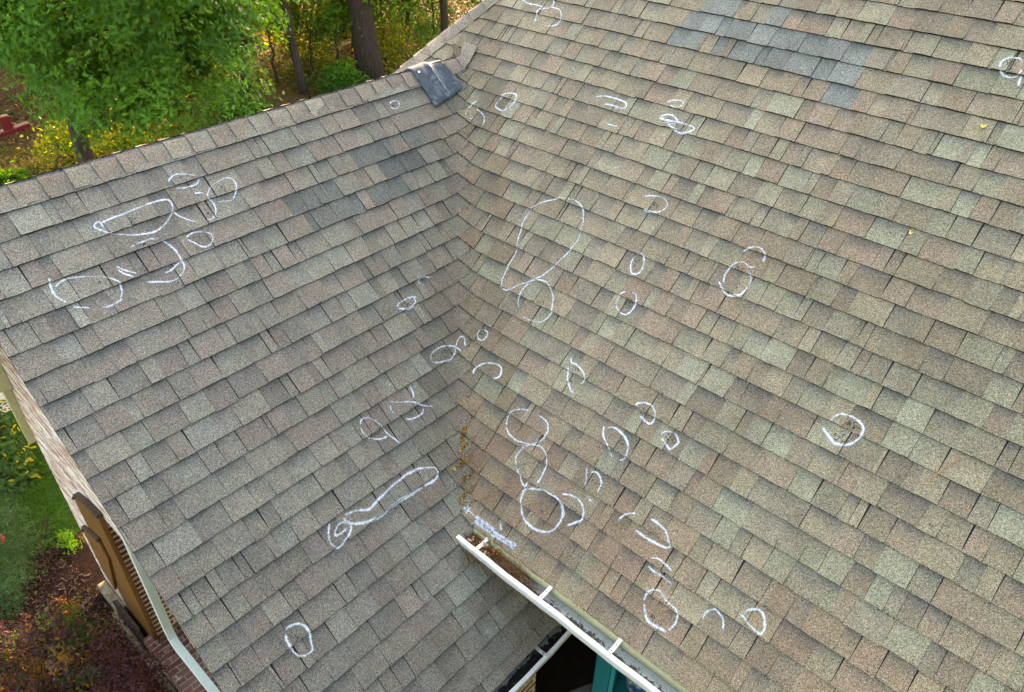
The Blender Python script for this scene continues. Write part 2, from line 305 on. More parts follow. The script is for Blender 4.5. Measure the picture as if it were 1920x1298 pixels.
def tab_colour(side,x,b):
    c=random.choices([c for c,_ in PAL],PW)[0]; k=random.uniform(.91,1.11); c=tuple(.72*q+.28*w for q,w in zip(c,(.285,.246,.192)))
    if side=='L':      # this slope is toned greyer and darker
        g=sum(c)/3; wm=max(0,min(1,(.9-x)/1.4)); gr=.42-.2*wm; c=tuple((1-gr)*q+gr*g*w for q,w in zip(c,(1.0,1.0,1.04))); k*=.93
        dk=(abs(b-2.12+.10*(x+.7))<.17 and -1.32<x<-.10 and random.random()<.72)
    else:
        dk=((-.58<x<.72) and abs(b-(3.52-.16*(x+.5)))<.17+.03*math.sin(x*9) and random.random()<.88)
        c=(c[0]*1.03,c[1],c[2]*.93)
        if x>1.3: c=(c[0]*1.0,c[1]*1.04,c[2]*1.03)
        if b<.55: c=(c[0]*1.04,c[1]*.95,c[2]*.93)
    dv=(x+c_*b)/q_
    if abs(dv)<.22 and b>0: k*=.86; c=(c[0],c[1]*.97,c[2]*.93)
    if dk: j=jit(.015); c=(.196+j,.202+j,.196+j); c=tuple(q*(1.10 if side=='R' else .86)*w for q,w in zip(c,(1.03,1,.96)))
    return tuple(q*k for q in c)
def add_tab(mb, fn, side, a0, a1, b0, b1, hl, ht, col, band, nx=3, alo=None, ahi=None, lift=0):
    rows=[b0,b0+(b1-b0)*.35,b0+(b1-b0)*.62,b0+(b1-b0)*.80,b1]
    skew0,skew1=jit(.006),jit(.006); base=len(mb.v); vs=[];cs=[]; W=nx+1
    ph=random.random()*6; lw=[jit(.0018) for _ in range(W)]
    for r,bb in enumerate(rows):
        tt=(bb-b0)/(b1-b0)
        for i in range(W):
            k=i/nx; a=(a0+skew0*tt)*(1-k)+(a1+skew1*tt)*k
            if 0<i<nx: a+=jit(.002)
            bq=bb+(lw[i] if r==0 else 0)
            if alo: a=max(a, alo(bq))
            if ahi: a=min(a, ahi(bq))
            h=hl*(1-tt)+ht*tt+(lift*(1-tt)**2 if lift else 0)+jit(.0004)
            vs.append(fn(a,bq,h))
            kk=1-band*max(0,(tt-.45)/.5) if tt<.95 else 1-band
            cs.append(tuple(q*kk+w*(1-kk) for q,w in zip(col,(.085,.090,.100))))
    fs=[(r*W+i,r*W+i+1,(r+1)*W+i+1,(r+1)*W+i) for r in range(4) for i in range(nx)]
    if side=='L': fs=[q[::-1] for q in fs]
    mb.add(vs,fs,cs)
    # asphalt edges, tint deepened as painted occlusion: lower edge and the two sides, with verts of their own
    dk=tuple(q*.10 for q in col); dn=.0145
    def skirt(idx):
        top=[vs[i] for i in idx]; n=(NR if side=='R' else NL)
        low=[p-n*dn for p in top]; k=len(top)
        mb.add(top+low,[(i,i+1,k+i+1,k+i) for i in range(k-1)],[dk]*(2*k))
    skirt(range(W)); skirt([r*W for r in range(5)]); skirt([r*W+nx for r in range(5)])
def courses(mb, fn, side, n0, n1, line, lo, hi, alo=None, ahi=None, nx=3, vst=False):
    for n in range(n0,n1):
        b0=line(n); b1=b0+E_+.012
        x=lo-random.random()*.3; raised=random.random()<.5; along=random.random()*1.0
        if vst: x=min(alo(b0),alo(b1))-.001
        first=vst
        while x<hi:
            r=random.random()
            wd=random.choice([.016,.026]) if r<.06 else (random.uniform(.045,.08) if r<.26 else (random.uniform(.085,.14) if r<.74 else random.uniform(.14,.20)))
            if first: wd=c_*E_+random.uniform(.14,.24)
            a0=x; a1=x+wd; x=a1
            raised=not raised if random.random()<.8 else raised
            gap=.0012 if random.random()<.75 else .0035
            if a1<lo: continue
            if alo and a1-.01<min(alo(b0),alo(b1)): continue
            if ahi and a0+.01>max(ahi(b0),ahi(b1)): continue
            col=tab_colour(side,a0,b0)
            hl=.0150 if raised else .0100
            if first: raised=True; hl=.0140+(.002 if side=='R' else -.001)
            band=(random.uniform(.35,.85) if not raised else (.2 if random.random()<.4 else 0))
            lift=.004*random.random() if random.random()<.12 else 0
            drop=random.uniform(-.008,.002) if random.random()<.07 else jit(.0012)
            if first: drop=0; lift=0
            first=False
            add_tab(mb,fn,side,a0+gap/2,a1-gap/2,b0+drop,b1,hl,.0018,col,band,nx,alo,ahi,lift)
# felt base under each slope
def base_sheet(mb, fn, pts, h=.0005):
    mb.add([fn(a,b,h,False) for a,b in pts],[tuple(range(len(pts)))],(.03,.03,.03))
house=empty('house',(-2.2,1.0,-4.3))
tag(house,'brick house with two brown architectural shingle slopes meeting in a valley, marked with chalk','house')
HIP=lambda b: -2.263+(b*c_-2.470)*.787          # left edge of the main slope
BTOP=5.0
def main_lo(b):
    v=-c_*b-.114*q_
    yj=b*c_
    return v
# main slope
mb=MB()
base_sheet(mb,main_pt,[(.0,-.10),(4.6,-.10),(4.6,BTOP),(HIP(BTOP),BTOP),(HIP(2.87),2.87),(-2.11,2.857)])
line_main=lambda n: E_*(-.7464+n)               # n=0 is the eave course
base_sheet(mb,main_pt,[(-2.11,2.857),(HIP(2.87),2.87),(HIP(.2),.2)])
courses(mb,main_pt,'R',0,21,line_main,-3.3,4.5,alo=main_lo,vst=True)
courses(mb,lambda a,b,h:main_pt(a,b,h,False),'R',21,36,line_main,-3.3,4.5,alo=lambda b:HIP(b)+.03)
# sliver of the main slope left of the cross ridge
def sliver(b):
    return HIP(b)+.02
courses(mb,lambda a,b,h:main_pt(a,b,h,False),'R',6,21,line_main,-4.4,-2.2,alo=sliver,ahi=lambda b:-2.11-max(0,(2.11-b*c_)))
main_roof=mb.build('roof_slope',SH,house,tint=True,fix=False)
# cross gable slope (mirrored coordinates: a = -y, b = -x/c)
RAKE=1.7266; RB=2.857; LE=-.948
def cross_lo(b):
    if b<-.07: return -1.0
    return -c_*b-.075*q_
mb=MB()
base_sheet(mb,cross_pt,[(.0,0),(0,-.1),(-1.0,-.1),(-1.0,LE),(RAKE-.006,LE),(RAKE-.006,RB),(-2.10,RB-.01)][::-1])
line_cross=lambda n: E_*((25-18.934)*-1+n)      # n=0 is one above the eave line
flat_pt=lambda a,b,h,fold=False: cross_pt(a,b,h,False)
courses(mb,flat_pt,'L',0,6,line_cross,-1.0,RAKE,alo=lambda b:-1.0,ahi=lambda b:RAKE)
courses(mb,cross_pt,'L',6,26,line_cross,-2.4,RAKE,alo=lambda b:-c_*b-.012*q_,ahi=lambda b:RAKE,vst=True)
# starter course down to the eave edge
x=-1.0
while x<RAKE:
    wd=random.uniform(.09,.2); add_tab(mb,flat_pt,'L',x,min(x+wd-.002,RAKE),LE-.01,line_cross(0)+.012,.010,.0018,tab_colour('L',x,0),0,3); x+=wd
cross_roof=mb.build('roof_slope',SH,house,tint=True,fix=False)
# unseen slopes, same shingles laid coarser
def plane_fn(P0,A,B):
    A=Vector(A);B=Vector(B);P0=Vector(P0);n=A.cross(B).normalized()
    if n.z<0:n=-n
    return lambda a,b,h,fold=False: P0+A*a+B*b+n*h
mb=MB()
ffar=plane_fn((-2.11,0,1.926),(0,1,0),(c_,0,s_))  # far slope of the cross gable, b<0 going down
mb.add([ffar(-RAKE,0,0),ffar(2.1,0,0),ffar(5.2,-4.2,0),ffar(-RAKE,-4.2,0)],[(0,1,2,3)],(.03,.03,.03))
courses(mb,lambda a,b,h:ffar(a,b,h),'R',-28,0,lambda n:E_*n,-RAKE,4.6,ahi=lambda b:2.1-b*c_*1.0,nx=1)
mb.build('roof_slope',SH,house,tint=True,fix=False)
mb=MB()
hp=Vector((HIP(2.8)+0,2.8*c_,2.8*s_)); ht=Vector((HIP(BTOP),BTOP*c_,BTOP*s_)); hl=ht+(hp-ht)*2.6
hu=(ht-hp).normalized(); hn=(hu.cross(Vector((0,1,0)))).normalized()
if hn.z<0: hn=-hn
hd=hn.cross(Vector((0,1,0))).normalized()
if hd.z>0: hd=-hd
mb.add([ht,hl,hl+Vector((0,9,0)),ht+Vector((0,1,0))],[(0,1,2,3)],(.20,.18,.15))
mb.add([ht,ht+Vector((0,.02,0)),Vector((4.6,ht.y+.02,ht.z)),Vector((4.6,ht.y+4,ht.z-3.6)),Vector((ht.x,ht.y+4,ht.z-3.6))],[(0,1,2),(1,2,3,4)],(.20,.18,.15))
mb.build('roof_slope',SH,house,tint=True)
# ------------------------------------------------------------------ ridge and hip caps
def caps(mb, P0, D, A, B, n, half=.145, rise=.016, curl_end=False, fil=.05, L0=.0):
    D=D.normalized(); A=A.normalized(); B=B.normalized(); up=(A+B).normalized()*-1
    nA=D.cross(A).normalized(); nA=nA if nA.dot(up)>0 else -nA
    nB=D.cross(B).normalized(); nB=nB if nB.dot(up)>0 else -nB
    prev=None
    for k in range(n):
        x0=L0+k*E_; x1=x0+E_+.01; col=tab_colour('R',0,1.5); kk=random.uniform(1.0,1.15); gg=sum(col)/3; col=tuple((q*.6+gg*.4)*kk*w for q,w in zip(col,(1.02,.99,.98)))
        sk=jit(.004)
        vs=[];W=9; rows=3
        for r in range(rows):
            tt=r/(rows-1)
            for i in range(W):
                q=(i/(W-1)*2-1)*(half+jit(.0015)); q=max(q,-.03) if (curl_end and k>=n-2) else q; aq=abs(q)
                S,nn=(A,nA) if q>0 else (B,nB)
                if aq<fil:
                    u=(q+fil)/(2*fil); p=B*(fil*(1-u)**2)+A*(fil*u*u); nn=(nB*(1-u)+nA*u).normalized()
                else: p=S*aq
                h=rise*(1-tt)+.010*tt+(.0015*math.sin(i*2+k))
                dz=0
                w_=P0+D*(x0+(x1-x0)*tt+sk*q/half)+p+nn*h
                if curl_end:
                    zr=t_*w_.y+.022+(.0 if k<n-1 else .028*tt*tt); df=w_.z-zr; kq=.10
                    w_.z=zr+ (df+math.sqrt(df*df+kq*kq*.12))/2 if w_.y>1.7 else w_.z
                vs.append(w_)
        fs=[(r*W+i,r*W+i+1,(r+1)*W+i+1,(r+1)*W+i) for r in range(rows-1) for i in range(W-1)]
        mb.add(vs,fs,[col]*len(vs))
        def sk_(idx,nn=None):
            top=[vs[i] for i in idx]; m=len(top); low=[]
            for i in idx:
                j=i%W; low.append(vs[i]-(nA if j>W//2 else nB if j<W//2 else up)*.012)
            mb.add(top+low,[(a,a+1,m+a+1,m+a) for a in range(m-1)],[tuple(q*.18 for q in col)]*(2*m))
        sk_(range(W)); sk_([r*W for r in range(rows)]); sk_([r*W+W-1 for r in range(rows)])
        if curl_end and k==n-1: sk_([2*W+i for i in range(W)])
mb=MB()
caps(mb,Vector((-2.118,-RAKE-.004,1.930)),Vector((0,1,0)),Vector((c_,0,-s_)),Vector((-c_,0,-s_)),27,curl_end=True,L0=0)
rc=mb.build('ridge_cap',SH,house,tint=True,fix=False)
mb=MB()
hv=(ht-hp).normalized(); sA=hv.cross(NR).normalized(); sA=sA if sA.x>0 else -sA
sB=hv.cross(hn).normalized(); sB=sB if sB.z<0 else -sB
hs=Vector((HIP(2.1),2.1*c_,2.1*s_))
caps(mb,hs,hv,sA,sB,30)
mb.build('hip_cap',SH,house,tint=True,fix=False)
# metal-grey membrane patch folded over the ridge
m,t,b,o=mat('membrane'); n=noise(t,9,6,.7,dist=.8); n2=noise(t,60,4)
cc=ramp(t,n,[(.30,(.055,.068,.088)),(.52,(.095,.115,.145)),(.68,(.26,.28,.31))]); cc=mix(t,1,cc,ramp(t,n2,[(.3,.8),(.7,1.2)]),'MULTIPLY')
L(t,cc,b.inputs['Base Color']); b.inputs['Roughness'].default_value=.8; b.inputs['Specular IOR Level'].default_value=.08; bump(t,b,n,.5,.01); MEM=m
def patch_pt(u,v,h=.0):     # u 0..1 along the ridge, v metres down from the apex (negative = far side)
    y=1.515+.325*u+ .03*u*max(v,0)/.35+.03*max(v,0)
    fil=.05; hh=.026+.006*math.sin(u*5+v*9)+.009*math.exp(-((u-.52)/.07)**2)+h
    if v<-fil: return Vector((-2.118+v*c_,y,1.930+v*s_))+Vector((-s_,0,c_))*hh
    if v<fil:
        k=(v+fil)/(2*fil); p=Vector((-c_,0,-s_))*fil*(1-k)**2+Vector((c_,0,-s_))*fil*k*k
        return Vector((-2.118,y,1.930))+p+(Vector((-s_,0,c_))*(1-k)+NL*k).normalized()*hh
    return Vector((-2.118+v*c_,y,1.930-v*s_))+NL*hh
mb=MB(); nu,nv=16,22; vs=[]
for j in range(nv+1):
    for i in range(nu+1):
        u=i/nu; vmax=.355-.075*u; v=-.2+(vmax+.2)*j/nv
        vs.append(patch_pt(u,v))
mb.add(vs,[(j*(nu+1)+i,j*(nu+1)+i+1,(j+1)*(nu+1)+i+1,(j+1)*(nu+1)+i) for j in range(nv) for i in range(nu)])
pt=mb.build('flashing_patch',MEM,house,smooth=True); tag(pt,'blue grey membrane patch folded over the ridge with a creased seam')
sm=pt.modifiers.new('solid','SOLIDIFY'); sm.thickness=.008; sm.offset=-1
mb=MB()
cp=[patch_pt(.52+.012*math.sin(k*2),.03+k*.026,.004) for k in range(10)]
mb.tube(cp,[.002+.0022*(k%3) for k in range(10)],6)
mb.tube([patch_pt(.66,.16,.006),patch_pt(.69,.15,.006),patch_pt(.71,.17,.006),patch_pt(.75,.165,.006)],.0018,5)
seam=mb.build('sealant_bead',simple('sealant',(.30,.33,.36),.6,0,.2,60),pt,smooth=True); seam.location=(0,0,0)
mb=MB(); p=patch_pt(.13,.06,.004); mb.tube([p,p+Vector((0,0,.004))],.008,10); nl=mb.build('nail_head',ZINC,pt); nl.location=(0,0,0)
# ------------------------------------------------------------------ chalk, draped on the shingles by casting along the slope's normal
def bvh(o):
    me=o.data; return BVHTree.FromPolygons([v.co[:] for v in me.vertices],[p.vertices[:] for p in me.polygons])
BV={'R':bvh(main_roof),'L':bvh(cross_roof)}
def drape(pl,a,b,h=.0022):
    fn=main_pt if pl=='R' else (cross_pt if b>0 else flat_pt)
    p=fn(a,b,.08); q=fn(a,b,0); d=(q-p).normalized(); hit=BV[pl].ray_cast(p,d,.2)
    other=BV['L' if pl=='R' else 'R'].ray_cast(p,d,.2)
    best=None
    for hh in (hit,other):
        if hh[0] is not None and (best is None or (hh[0]-p).length<(best-p).length): best=hh[0]
    return (best if best is not None else q)-d*h
def catmull(pts,step=.006):
    out=[]; P=[pts[0]]+list(pts)+[pts[-1]]
    for i in range(1,len(P)-2):
        p0,p1,p2,p3=[np.array(q,float) for q in P[i-1:i+3]]
        n=max(2,int(np.linalg.norm(p2-p1)/step))
        for k in range(n):
            u=k/n; out.append(.5*((2*p1)+(-p0+p2)*u+(2*p0-5*p1+4*p2-p3)*u*u+(-p0+3*p1-3*p2+p3)*u**3))
    out.append(np.array(pts[-1],float)); return out
CH2=[]
for pl,wd,pts in CHALK:
    if wd<4: CH2.append((pl,wd,pts)); continue
    for j in range(6):
        da,db=jit(.012),jit(.016)+.004; CH2.append((pl,random.uniform(1.4,2.6),[(a+da+jit(.006),b+db+jit(.008)) for a,b in pts]))
for pl,wd,pts in CH2:
    cv=catmull(pts); mb=MB(); vs=[];cs=[]; half=.0100*wd**.8; ph=random.random()*9; press=random.uniform(-.02,.05)
    nc=7
    for i,p in enumerate(cv):
        tg=cv[min(i+1,len(cv)-1)]-cv[max(i-1,0)]; L_=np.linalg.norm(tg)+1e-9; nn=np.array([-tg[1],tg[0]])/L_
        wob=.0012*math.sin(i*.35+ph)
        for k in range(nc):
            o=(k/(nc-1)*2-1); q=p+nn*(o*half+wob)
            vs.append(drape(pl,q[0],q[1]))
            en=min(1,min(i,len(cv)-1-i)/(4 if wd<3 else 9)+.2)*(1 if wd<3 else .72+.2*math.sin(i*.9))
            v=((.60+.05*min(wd,4))*(1-abs(o))**.75*en + .07*math.sin(i*.13+ph) + press); cs.append((v,v,v))
    mb.add(vs,[(i*nc+k,i*nc+k+1,(i+1)*nc+k+1,(i+1)*nc+k) for i in range(len(cv)-1) for k in range(nc-1)],cs)
    o=mb.build('chalk_mark',CH,main_roof if pl=='R' else cross_roof,tint=True,fix=False); o.location=(0,0,0)
for pl,(a,b),rad in HALO:
    mb=MB(); vs=[];cs=[]; n=14
    for i in range(n+1):
        for j in range(n+1):
            x=(i/n*2-1);y=(j/n*2-1); r=math.hypot(x,y); vs.append(drape(pl,a+x*rad*1.3,b+y*rad,.0015)); v=.36*(1-r) if r<1 else -.6; cs.append((v,v,v))
    mb.add(vs,[(i*(n+1)+j,i*(n+1)+j+1,(i+1)*(n+1)+j+1,(i+1)*(n+1)+j) for i in range(n) for j in range(n)],cs)
    o=mb.build('chalk_dust',CH,main_roof if pl=='R' else cross_roof,tint=True,fix=False); o.location=(0,0,0)
# bruises and torn granule spots: small ragged dark flecks beside the chalk rings
def fleck(mb,pl,a,b,sz):
    n=random.randint(5,8); c0=drape(pl,a,b,.0012); ang=random.random()*6.3; st=random.uniform(1,3.5)
    pts=[]
    for k in range(n):
        an=2*math.pi*k/n; r=sz*random.uniform(.4,1.1); x=r*math.cos(an)*st; y=r*math.sin(an)
        pts.append(drape(pl,a+x*math.cos(ang)-y*math.sin(ang),b+x*math.sin(ang)+y*math.cos(ang),.0012))
    mb.add([c0]+pts,[(0,1+k,1+(k+1)%n) for k in range(n)])
for pl,par in (('R',main_roof),('L',cross_roof)):
    mb=MB()
    for p2,wd,pts in CHALK:
        if p2!=pl or len(pts)<5 or random.random()<.12: continue
        ca=sum(p[0] for p in pts)/len(pts); cb=sum(p[1] for p in pts)/len(pts)
        for k in range(random.randint(8,18)): fleck(mb,pl,ca+random.gauss(0,.018),cb+random.gauss(0,.014),random.uniform(.0012,.0042))
    for k in range(150 if pl=='R' else 60):
        if pl=='R': a=random.uniform(-1,3.2); b=random.uniform(0,3.6)
        else: a=random.uniform(-1,1.7); b=random.uniform(-.9,2.6)
        if a<-c_*b+.1: continue
        for j in range(random.randint(1,3)): fleck(mb,pl,a+jit(.02),b+jit(.01),random.uniform(.001,.0025))
    if pl=='R':     # dark flecks that strengthen the course lines across the valley
        for n in range(1,20):
            b=line_main(n)
            for j in range(46):
                d=random.uniform(-.10,.14); fleck(mb,'R',(d*q_-c_*b),b+random.uniform(-.005,.003),random.uniform(.0010,.0026))
    # crumbling course edges
    for k in range(110 if pl=='R' else 50):
        ln=line_main if pl=='R' else line_cross; n=random.randint(0,24); b=ln(n)
        a=random.uniform(-c_*b+.05, 3.0 if pl=='R' else 1.7)
        if pl=='L' and b<0: a=random.uniform(-.3,1.7)
        for j in range(random.randint(4,14)): fleck(mb,pl,a+jit(.05),b+random.uniform(-.004,.007),random.uniform(.001,.0028))
    o=mb.build('bare_spots',DARK,par,fix=False); o['kind']='stuff'; o.location=(0,0,0)
# ------------------------------------------------------------------ walls, trim, gutters
GZ=-4.3
mb=MB()   # gable wall, whitewashed where it faces the lawn
mb.prism([(-5.05,GZ),(-3.5,GZ),(-3.5,-1.75),(.45,-1.75),(.45,-.47),(-2.11,1.89),(-5.05,-.80)],1,-1.33,-1.13)
gw=mb.build('gable_wall',BRW,house)
mb=MB(); mb.box((-3.62,-1.327,GZ),(-3.497,-.55,-1.75)); mb.box((-3.497,-.75,GZ),(.45,-.55,-1.75)); mb.build('porch_wall',BRR,house)
mb=MB(); mb.box((.25,-1.128,GZ),(.45,.2,-.75)); mb.box((-1.6,.0,GZ),(.25,.2,-.75)); mb.build('side_wall',BRR,house)
mb=MB(); mb.box((-1.6,.2,GZ),(-1.4,3.0,-.3)); mb.box((-1.4,2.8,GZ),(4.4,3.0,-.3)); mb.build('porch_wall',simple('dark_siding',(.05,.032,.024),.85,0,.4,6,.3),house)  # siding in a dark brown base colour
mb=MB(); mb.box((.235,-.025,-.235),(4.55,2.8,-.222)); mb.build('porch_ceiling',CREAM,house)  # unseen ceiling, carried over the lower slope to block light
mb=MB(); mb.box((.10,-.052,-.22),(4.6,-.03,-.088)); fa=mb.build('fascia',CREAM,house)
mb=MB(); mb.box((.655,-1.70,-.80),(.675,1.0,-.66)); mb.build('fascia',CREAM,house)
mb=MB(); mb.box((-.2,.2,-.84),(.66,.9,-.82)); mb.box((.44,-1.70,-.84),(.66,.2,-.82)); mb.build('soffit',CREAM,house)
mb=MB()   # rake boards under the gable edge
for sx in (1,):
    mb.prism([(-2.11,1.905),(.66,1.905-2.77*t_),(.66,1.905-2.77*t_-.03),(-2.11,1.875)],1,-1.722,-1.70)
    mb.prism([(-2.11,1.905),(-5.2,1.905-3.09*t_),(-5.2,1.905-3.09*t_-.03),(-2.11,1.875)],1,-1.722,-1.70)
mb.build('rake_board',CREAM,house)
mb=MB(); mb.prism([(-2.11,1.905),(.6,1.905-2.71*t_),(.6,1.895-2.71*t_),(-2.11,1.895),(-5.1,1.895-2.99*t_),(-5.1,1.905-2.99*t_)],1,-1.70,-1.33); mb.build('soffit',CREAM,house)
# eave return and corner downspout on the far corner
mb=MB(); mb.prism([(-5.5,-1.02),(-4.86,-1.02),(-4.86,-.66),(-5.0,-.60),(-5.5,-.86)],1,-1.72,-1.335); mb.build('eave_return',CREAM,house)
mb=MB(); mb.prism([(-5.10,-1.0),(-4.98,-1.0),(-5.05,-1.85),(-5.08,-1.85)],1,-1.40,-1.334); mb.build('corner_trim',CREAM,house)
# brick coping of the porch step and the stone ledge at the foot of the wall
mb=MB(); mb.box((-3.58,-1.455,GZ),(-.6,-1.10,-3.70)); bevel(mb.build('porch_step',BRT,house),.012,2)
STONE=simple('stone_ledge',(.25,.20,.13),.9,0,.5,12,.8,.02)
mb=MB(); mb.box((-5.05,-1.44,GZ),(-4.52,-1.332,-4.16)); mb.box((-4.5,-1.50,GZ),(-3.6,-1.445,-4.10)); mb.box((-3.57,-1.53,GZ),(-1.2,-1.458,-4.0)); bevel(mb.build('wall_footing',STONE,house),.015,2)
# timber bracket: three stout boards with rounded heads
m,t,b,o=mat('stained_timber'); mp=N(t,'Mapping'); L(t,coords(t),mp.inputs[0]); mp.inputs['Scale'].default_value=(18,18,1.2)
n=noise(t,3,6,.65,vec=mp.outputs[0],dist=1.2); L(t,ramp(t,n,[(.25,(.05,.020,.005)),(.5,(.17,.068,.014)),(.8,(.27,.118,.026))]),b.inputs['Base Color']); b.inputs['Roughness'].default_value=.6; bump(t,b,n,.5,.006); WOOD=m
WOODD=simple('weathered_timber',(.055,.03,.016),.9,0,.4,25,.6,.01)
br=bpy.data.objects.new('timber_bracket',None); link(br,house); br.location=-house.location
def board(poly,y0,y1,mt,nm='board'):
    mb=MB(); mb.prism(poly,1,y0,y1); o=mb.build(nm,mt,br); o.location=(0,0,0); bevel(o,.008,2); return o
board([(-4.15,-2.02),(-4.03,-1.88),(-3.72,-1.74),(-3.40,-1.68),(-3.40,-3.5),(-3.62,-4.2),(-4.15,-4.2)],-1.378,-1.334,WOOD)
board([(-4.18,-2.01),(-4.04,-1.85),(-3.72,-1.705),(-3.385,-1.645),(-3.385,-1.676),(-3.72,-1.736),(-4.026,-1.876),(-4.15,-2.015)],-1.392,-1.333,WOODD,'board_cap')
board([(-4.33,-2.62),(-4.20,-2.45),(-3.76,-2.28),(-3.72,-2.55),(-4.16,-3.45),(-4.33,-3.25)],-1.408,-1.380,WOOD)
board([(-4.36,-2.61),(-4.21,-2.42),(-3.74,-2.24),(-3.73,-2.275),(-4.20,-2.446),(-4.32,-2.615)],-1.420,-1.381,WOODD,'board_cap')
board([(-4.50,-3.95),(-4.30,-3.74),(-3.72,-3.70),(-3.60,-3.95),(-3.66,-4.2),(-4.40,-4.2)],-1.44,-1.411,WOODD)
# corrugated downspout beside the porch
def corrugated(path, wdt, dep, n=7):
    prof=[]
    for k in range(n*2+1):
        x=-wdt/2+wdt*k/(n*2); prof.append((x,dep/2+(.004 if k%2 else 0)))
    for k in range(n*2+1):
        x=wdt/2-wdt*k/(n*2); prof.append((x,-dep/2-(.004 if k%2 else 0)))
    vs=[]; m=len(prof)
    for p,ux,uy in path:
        p=Vector(p);ux=Vector(ux);uy=Vector(uy)
        for a,b2 in prof: vs.append(p+ux*a+uy*b2)
    fs=[(j*m+i,j*m+(i+1)%m,(j+1)*m+(i+1)%m,(j+1)*m+i) for j in range(len(path)-1) for i in range(m)]
    mb=MB(); mb.add(vs,fs); return mb
ux=(0,1,0)
pth=[((-2.72,-1.350,-.2),ux,(1,0,0)),((-2.72,-1.350,-2.74),ux,(1,0,0)),((-2.69,-1.352,-2.84),ux,(.7,0,.7)),((-2.60,-1.355,-2.88),ux,(0,0,1)),((-.9,-1.355,-2.92),ux,(0,0,1))]
corrugated(pth,.072,.055).build('downspout',simple('pale_green_white_aluminium',(.62,.70,.68),.4,.1,.08,20,.1),house)
# gutters: open trough, rolled front lip
def gutter(name_mat, pos, x0, x1, parent=house, n=60):
    prof=[(0,0),(0,-.078),(-.012,-.085),(-.085,-.085),(-.112,-.060),(-.122,-.030),(-.128,.004),(-.128,.017),(-.124,.020),(-.119,.020),(-.1175,.0165),(-.115,.0165),(-.1135,.020),(-.104,.020),(-.102,.017),(-.102,.012),(-.122,.010),(-.118,-.030),(-.108,-.057),(-.083,-.081),(-.012,-.081),(-.004,-.076),(-.003,0)]
    inner=prof[16:]; outer=prof[:17]
    def shell(pr,m,nm,par):
        mb=MB(); vs=[]; k=len(pr)
        for j in range(n+1):
            x=x0+(x1-x0)*j/n; w=.0015*math.sin(x*9)+.001*math.sin(x*23)
            for a,z in pr: vs.append(pos(x,a+w,z+w*.5))
        mb.add(vs,[(j*k+i,j*k+i+1,(j+1)*k+i+1,(j+1)*k+i) for j in range(n) for i in range(k-1)]); return mb.build(nm,m,par,smooth=False,fix=False)
    o=shell(outer,WHITE,'gutter',parent); i=shell(inner,name_mat,'trough_lining',o); i.location=(0,0,0); return o
gpos=lambda x,a,z: Vector((x, -.078+a*1.12, -.083+z))
g1=gutter(GIN,gpos,.055,4.5)
gpos2=lambda x,a,z: Vector((.672-a*.98, x, -.700+z))
g2=gutter(GIN2,gpos2,-1.70,.95)
def hanger(g,pos,x,wd=.026):
    mb=MB(); vs=[]
    pr=[(.004,.010),(-.004,.014),(-.03,.010),(-.06,.004),(-.100,.008),(-.112,.024),(-.126,.0235)]
    for a,z in pr:
        for q in (-wd/2,wd/2):
            vs.append(pos(x+q,a,z))
    for a,z in pr:
        for q in (-wd/2,wd/2): vs.append(pos(x+q,a,z-.0035))
    m=len(pr)*2; fs=[]
    for i in range(len(pr)-1):
        a,b2,c,d=2*i,2*i+1,2*i+3,2*i+2; fs+=[(a,b2,c,d),(m+d,m+c,m+b2,m+a),(a,d,m+d,m+a),(b2,m+b2,m+c,c)]
    fs+=[(0,m,m+1,1),(m-2,m-1,2*m-1,2*m-2)]
    mb.add(vs,fs); o=mb.build('hanger',ZINC,g); o.location=(0,0,0); bevel(o,.001,1)
    for a in (-.045,-.085):
        p=pos(x,a,.0065); mb=MB(); mb.tube([p,p+Vector((0,0,.002))],.0035,8); h=mb.build('screw',DARK,g); h.location=(0,0,0)
for x in (.235,.745,1.24,1.75): hanger(g1,gpos,x)
for x in (-.135,-.75): hanger(g2,gpos2,x,.024)
mb=MB(); prf=[(-.0790,-.080),(-.0805,-.138),(-.0835,-.140),(-.100,-.116),(-.102,-.104),(-.096,-.090),(-.083,-.0785)]
mb.prism([(p,q) for p,q in prf],0,.03,4.58); mb.build('drip_edge',CREAM,house)
# ------------------------------------------------------------------ debris
def needles(mb,pos,n,x0,x1,a0,a1,z0,z1,ln=.10,r=.0009,rnd=1.0,cols=None):
    for k in range(n):
        x=random.uniform(x0,x1);a=random.uniform(a0,a1);z=random.uniform(z0,z1); p=pos(x,a,z)
        d=Vector((jit(1),jit(.45),jit(.35)*rnd)).normalized(); l=ln*random.uniform(.5,1.2); bend=Vector((jit(.02),jit(.02),jit(.02)))
        c=random.choice([(.20,.075,.025),(.28,.11,.03),(.13,.05,.02),(.33,.16,.05)])
        mb.tube([p,p+d*l*.5+bend,p+d*l],[r,r,r*.5],4,c,cap=False)
def tint_mat(name, rough=.8, trans=0, var=.3, sc=40, spec=.3):
    m,t,b,o=mat(name); at=N(t,'Attribute',attribute_name='tint'); n=noise(t,sc,3)
    c=mix(t,1,at.outputs['Color'],ramp(t,n,[(.3,1-var),(.7,1+var)]),'MULTIPLY')
    L(t,c,b.inputs['Base Color']); b.inputs['Roughness'].default_value=rough; b.inputs['Specular IOR Level'].default_value=spec
    if trans:
        tr=N(t,'BsdfTranslucent'); bright=mix(t,1,c,(2.2,1.9,.7),'MULTIPLY'); L(t,bright,tr.inputs[0]); ms=N(t,'MixShader'); ms.inputs[0].default_value=trans
        L(t,b.outputs[0],ms.inputs[1]); L(t,tr.outputs[0],ms.inputs[2]); L(t,ms.outputs[0],o.inputs[0])
    return m
NEED=tint_mat('pine_straw')
mb=MB()
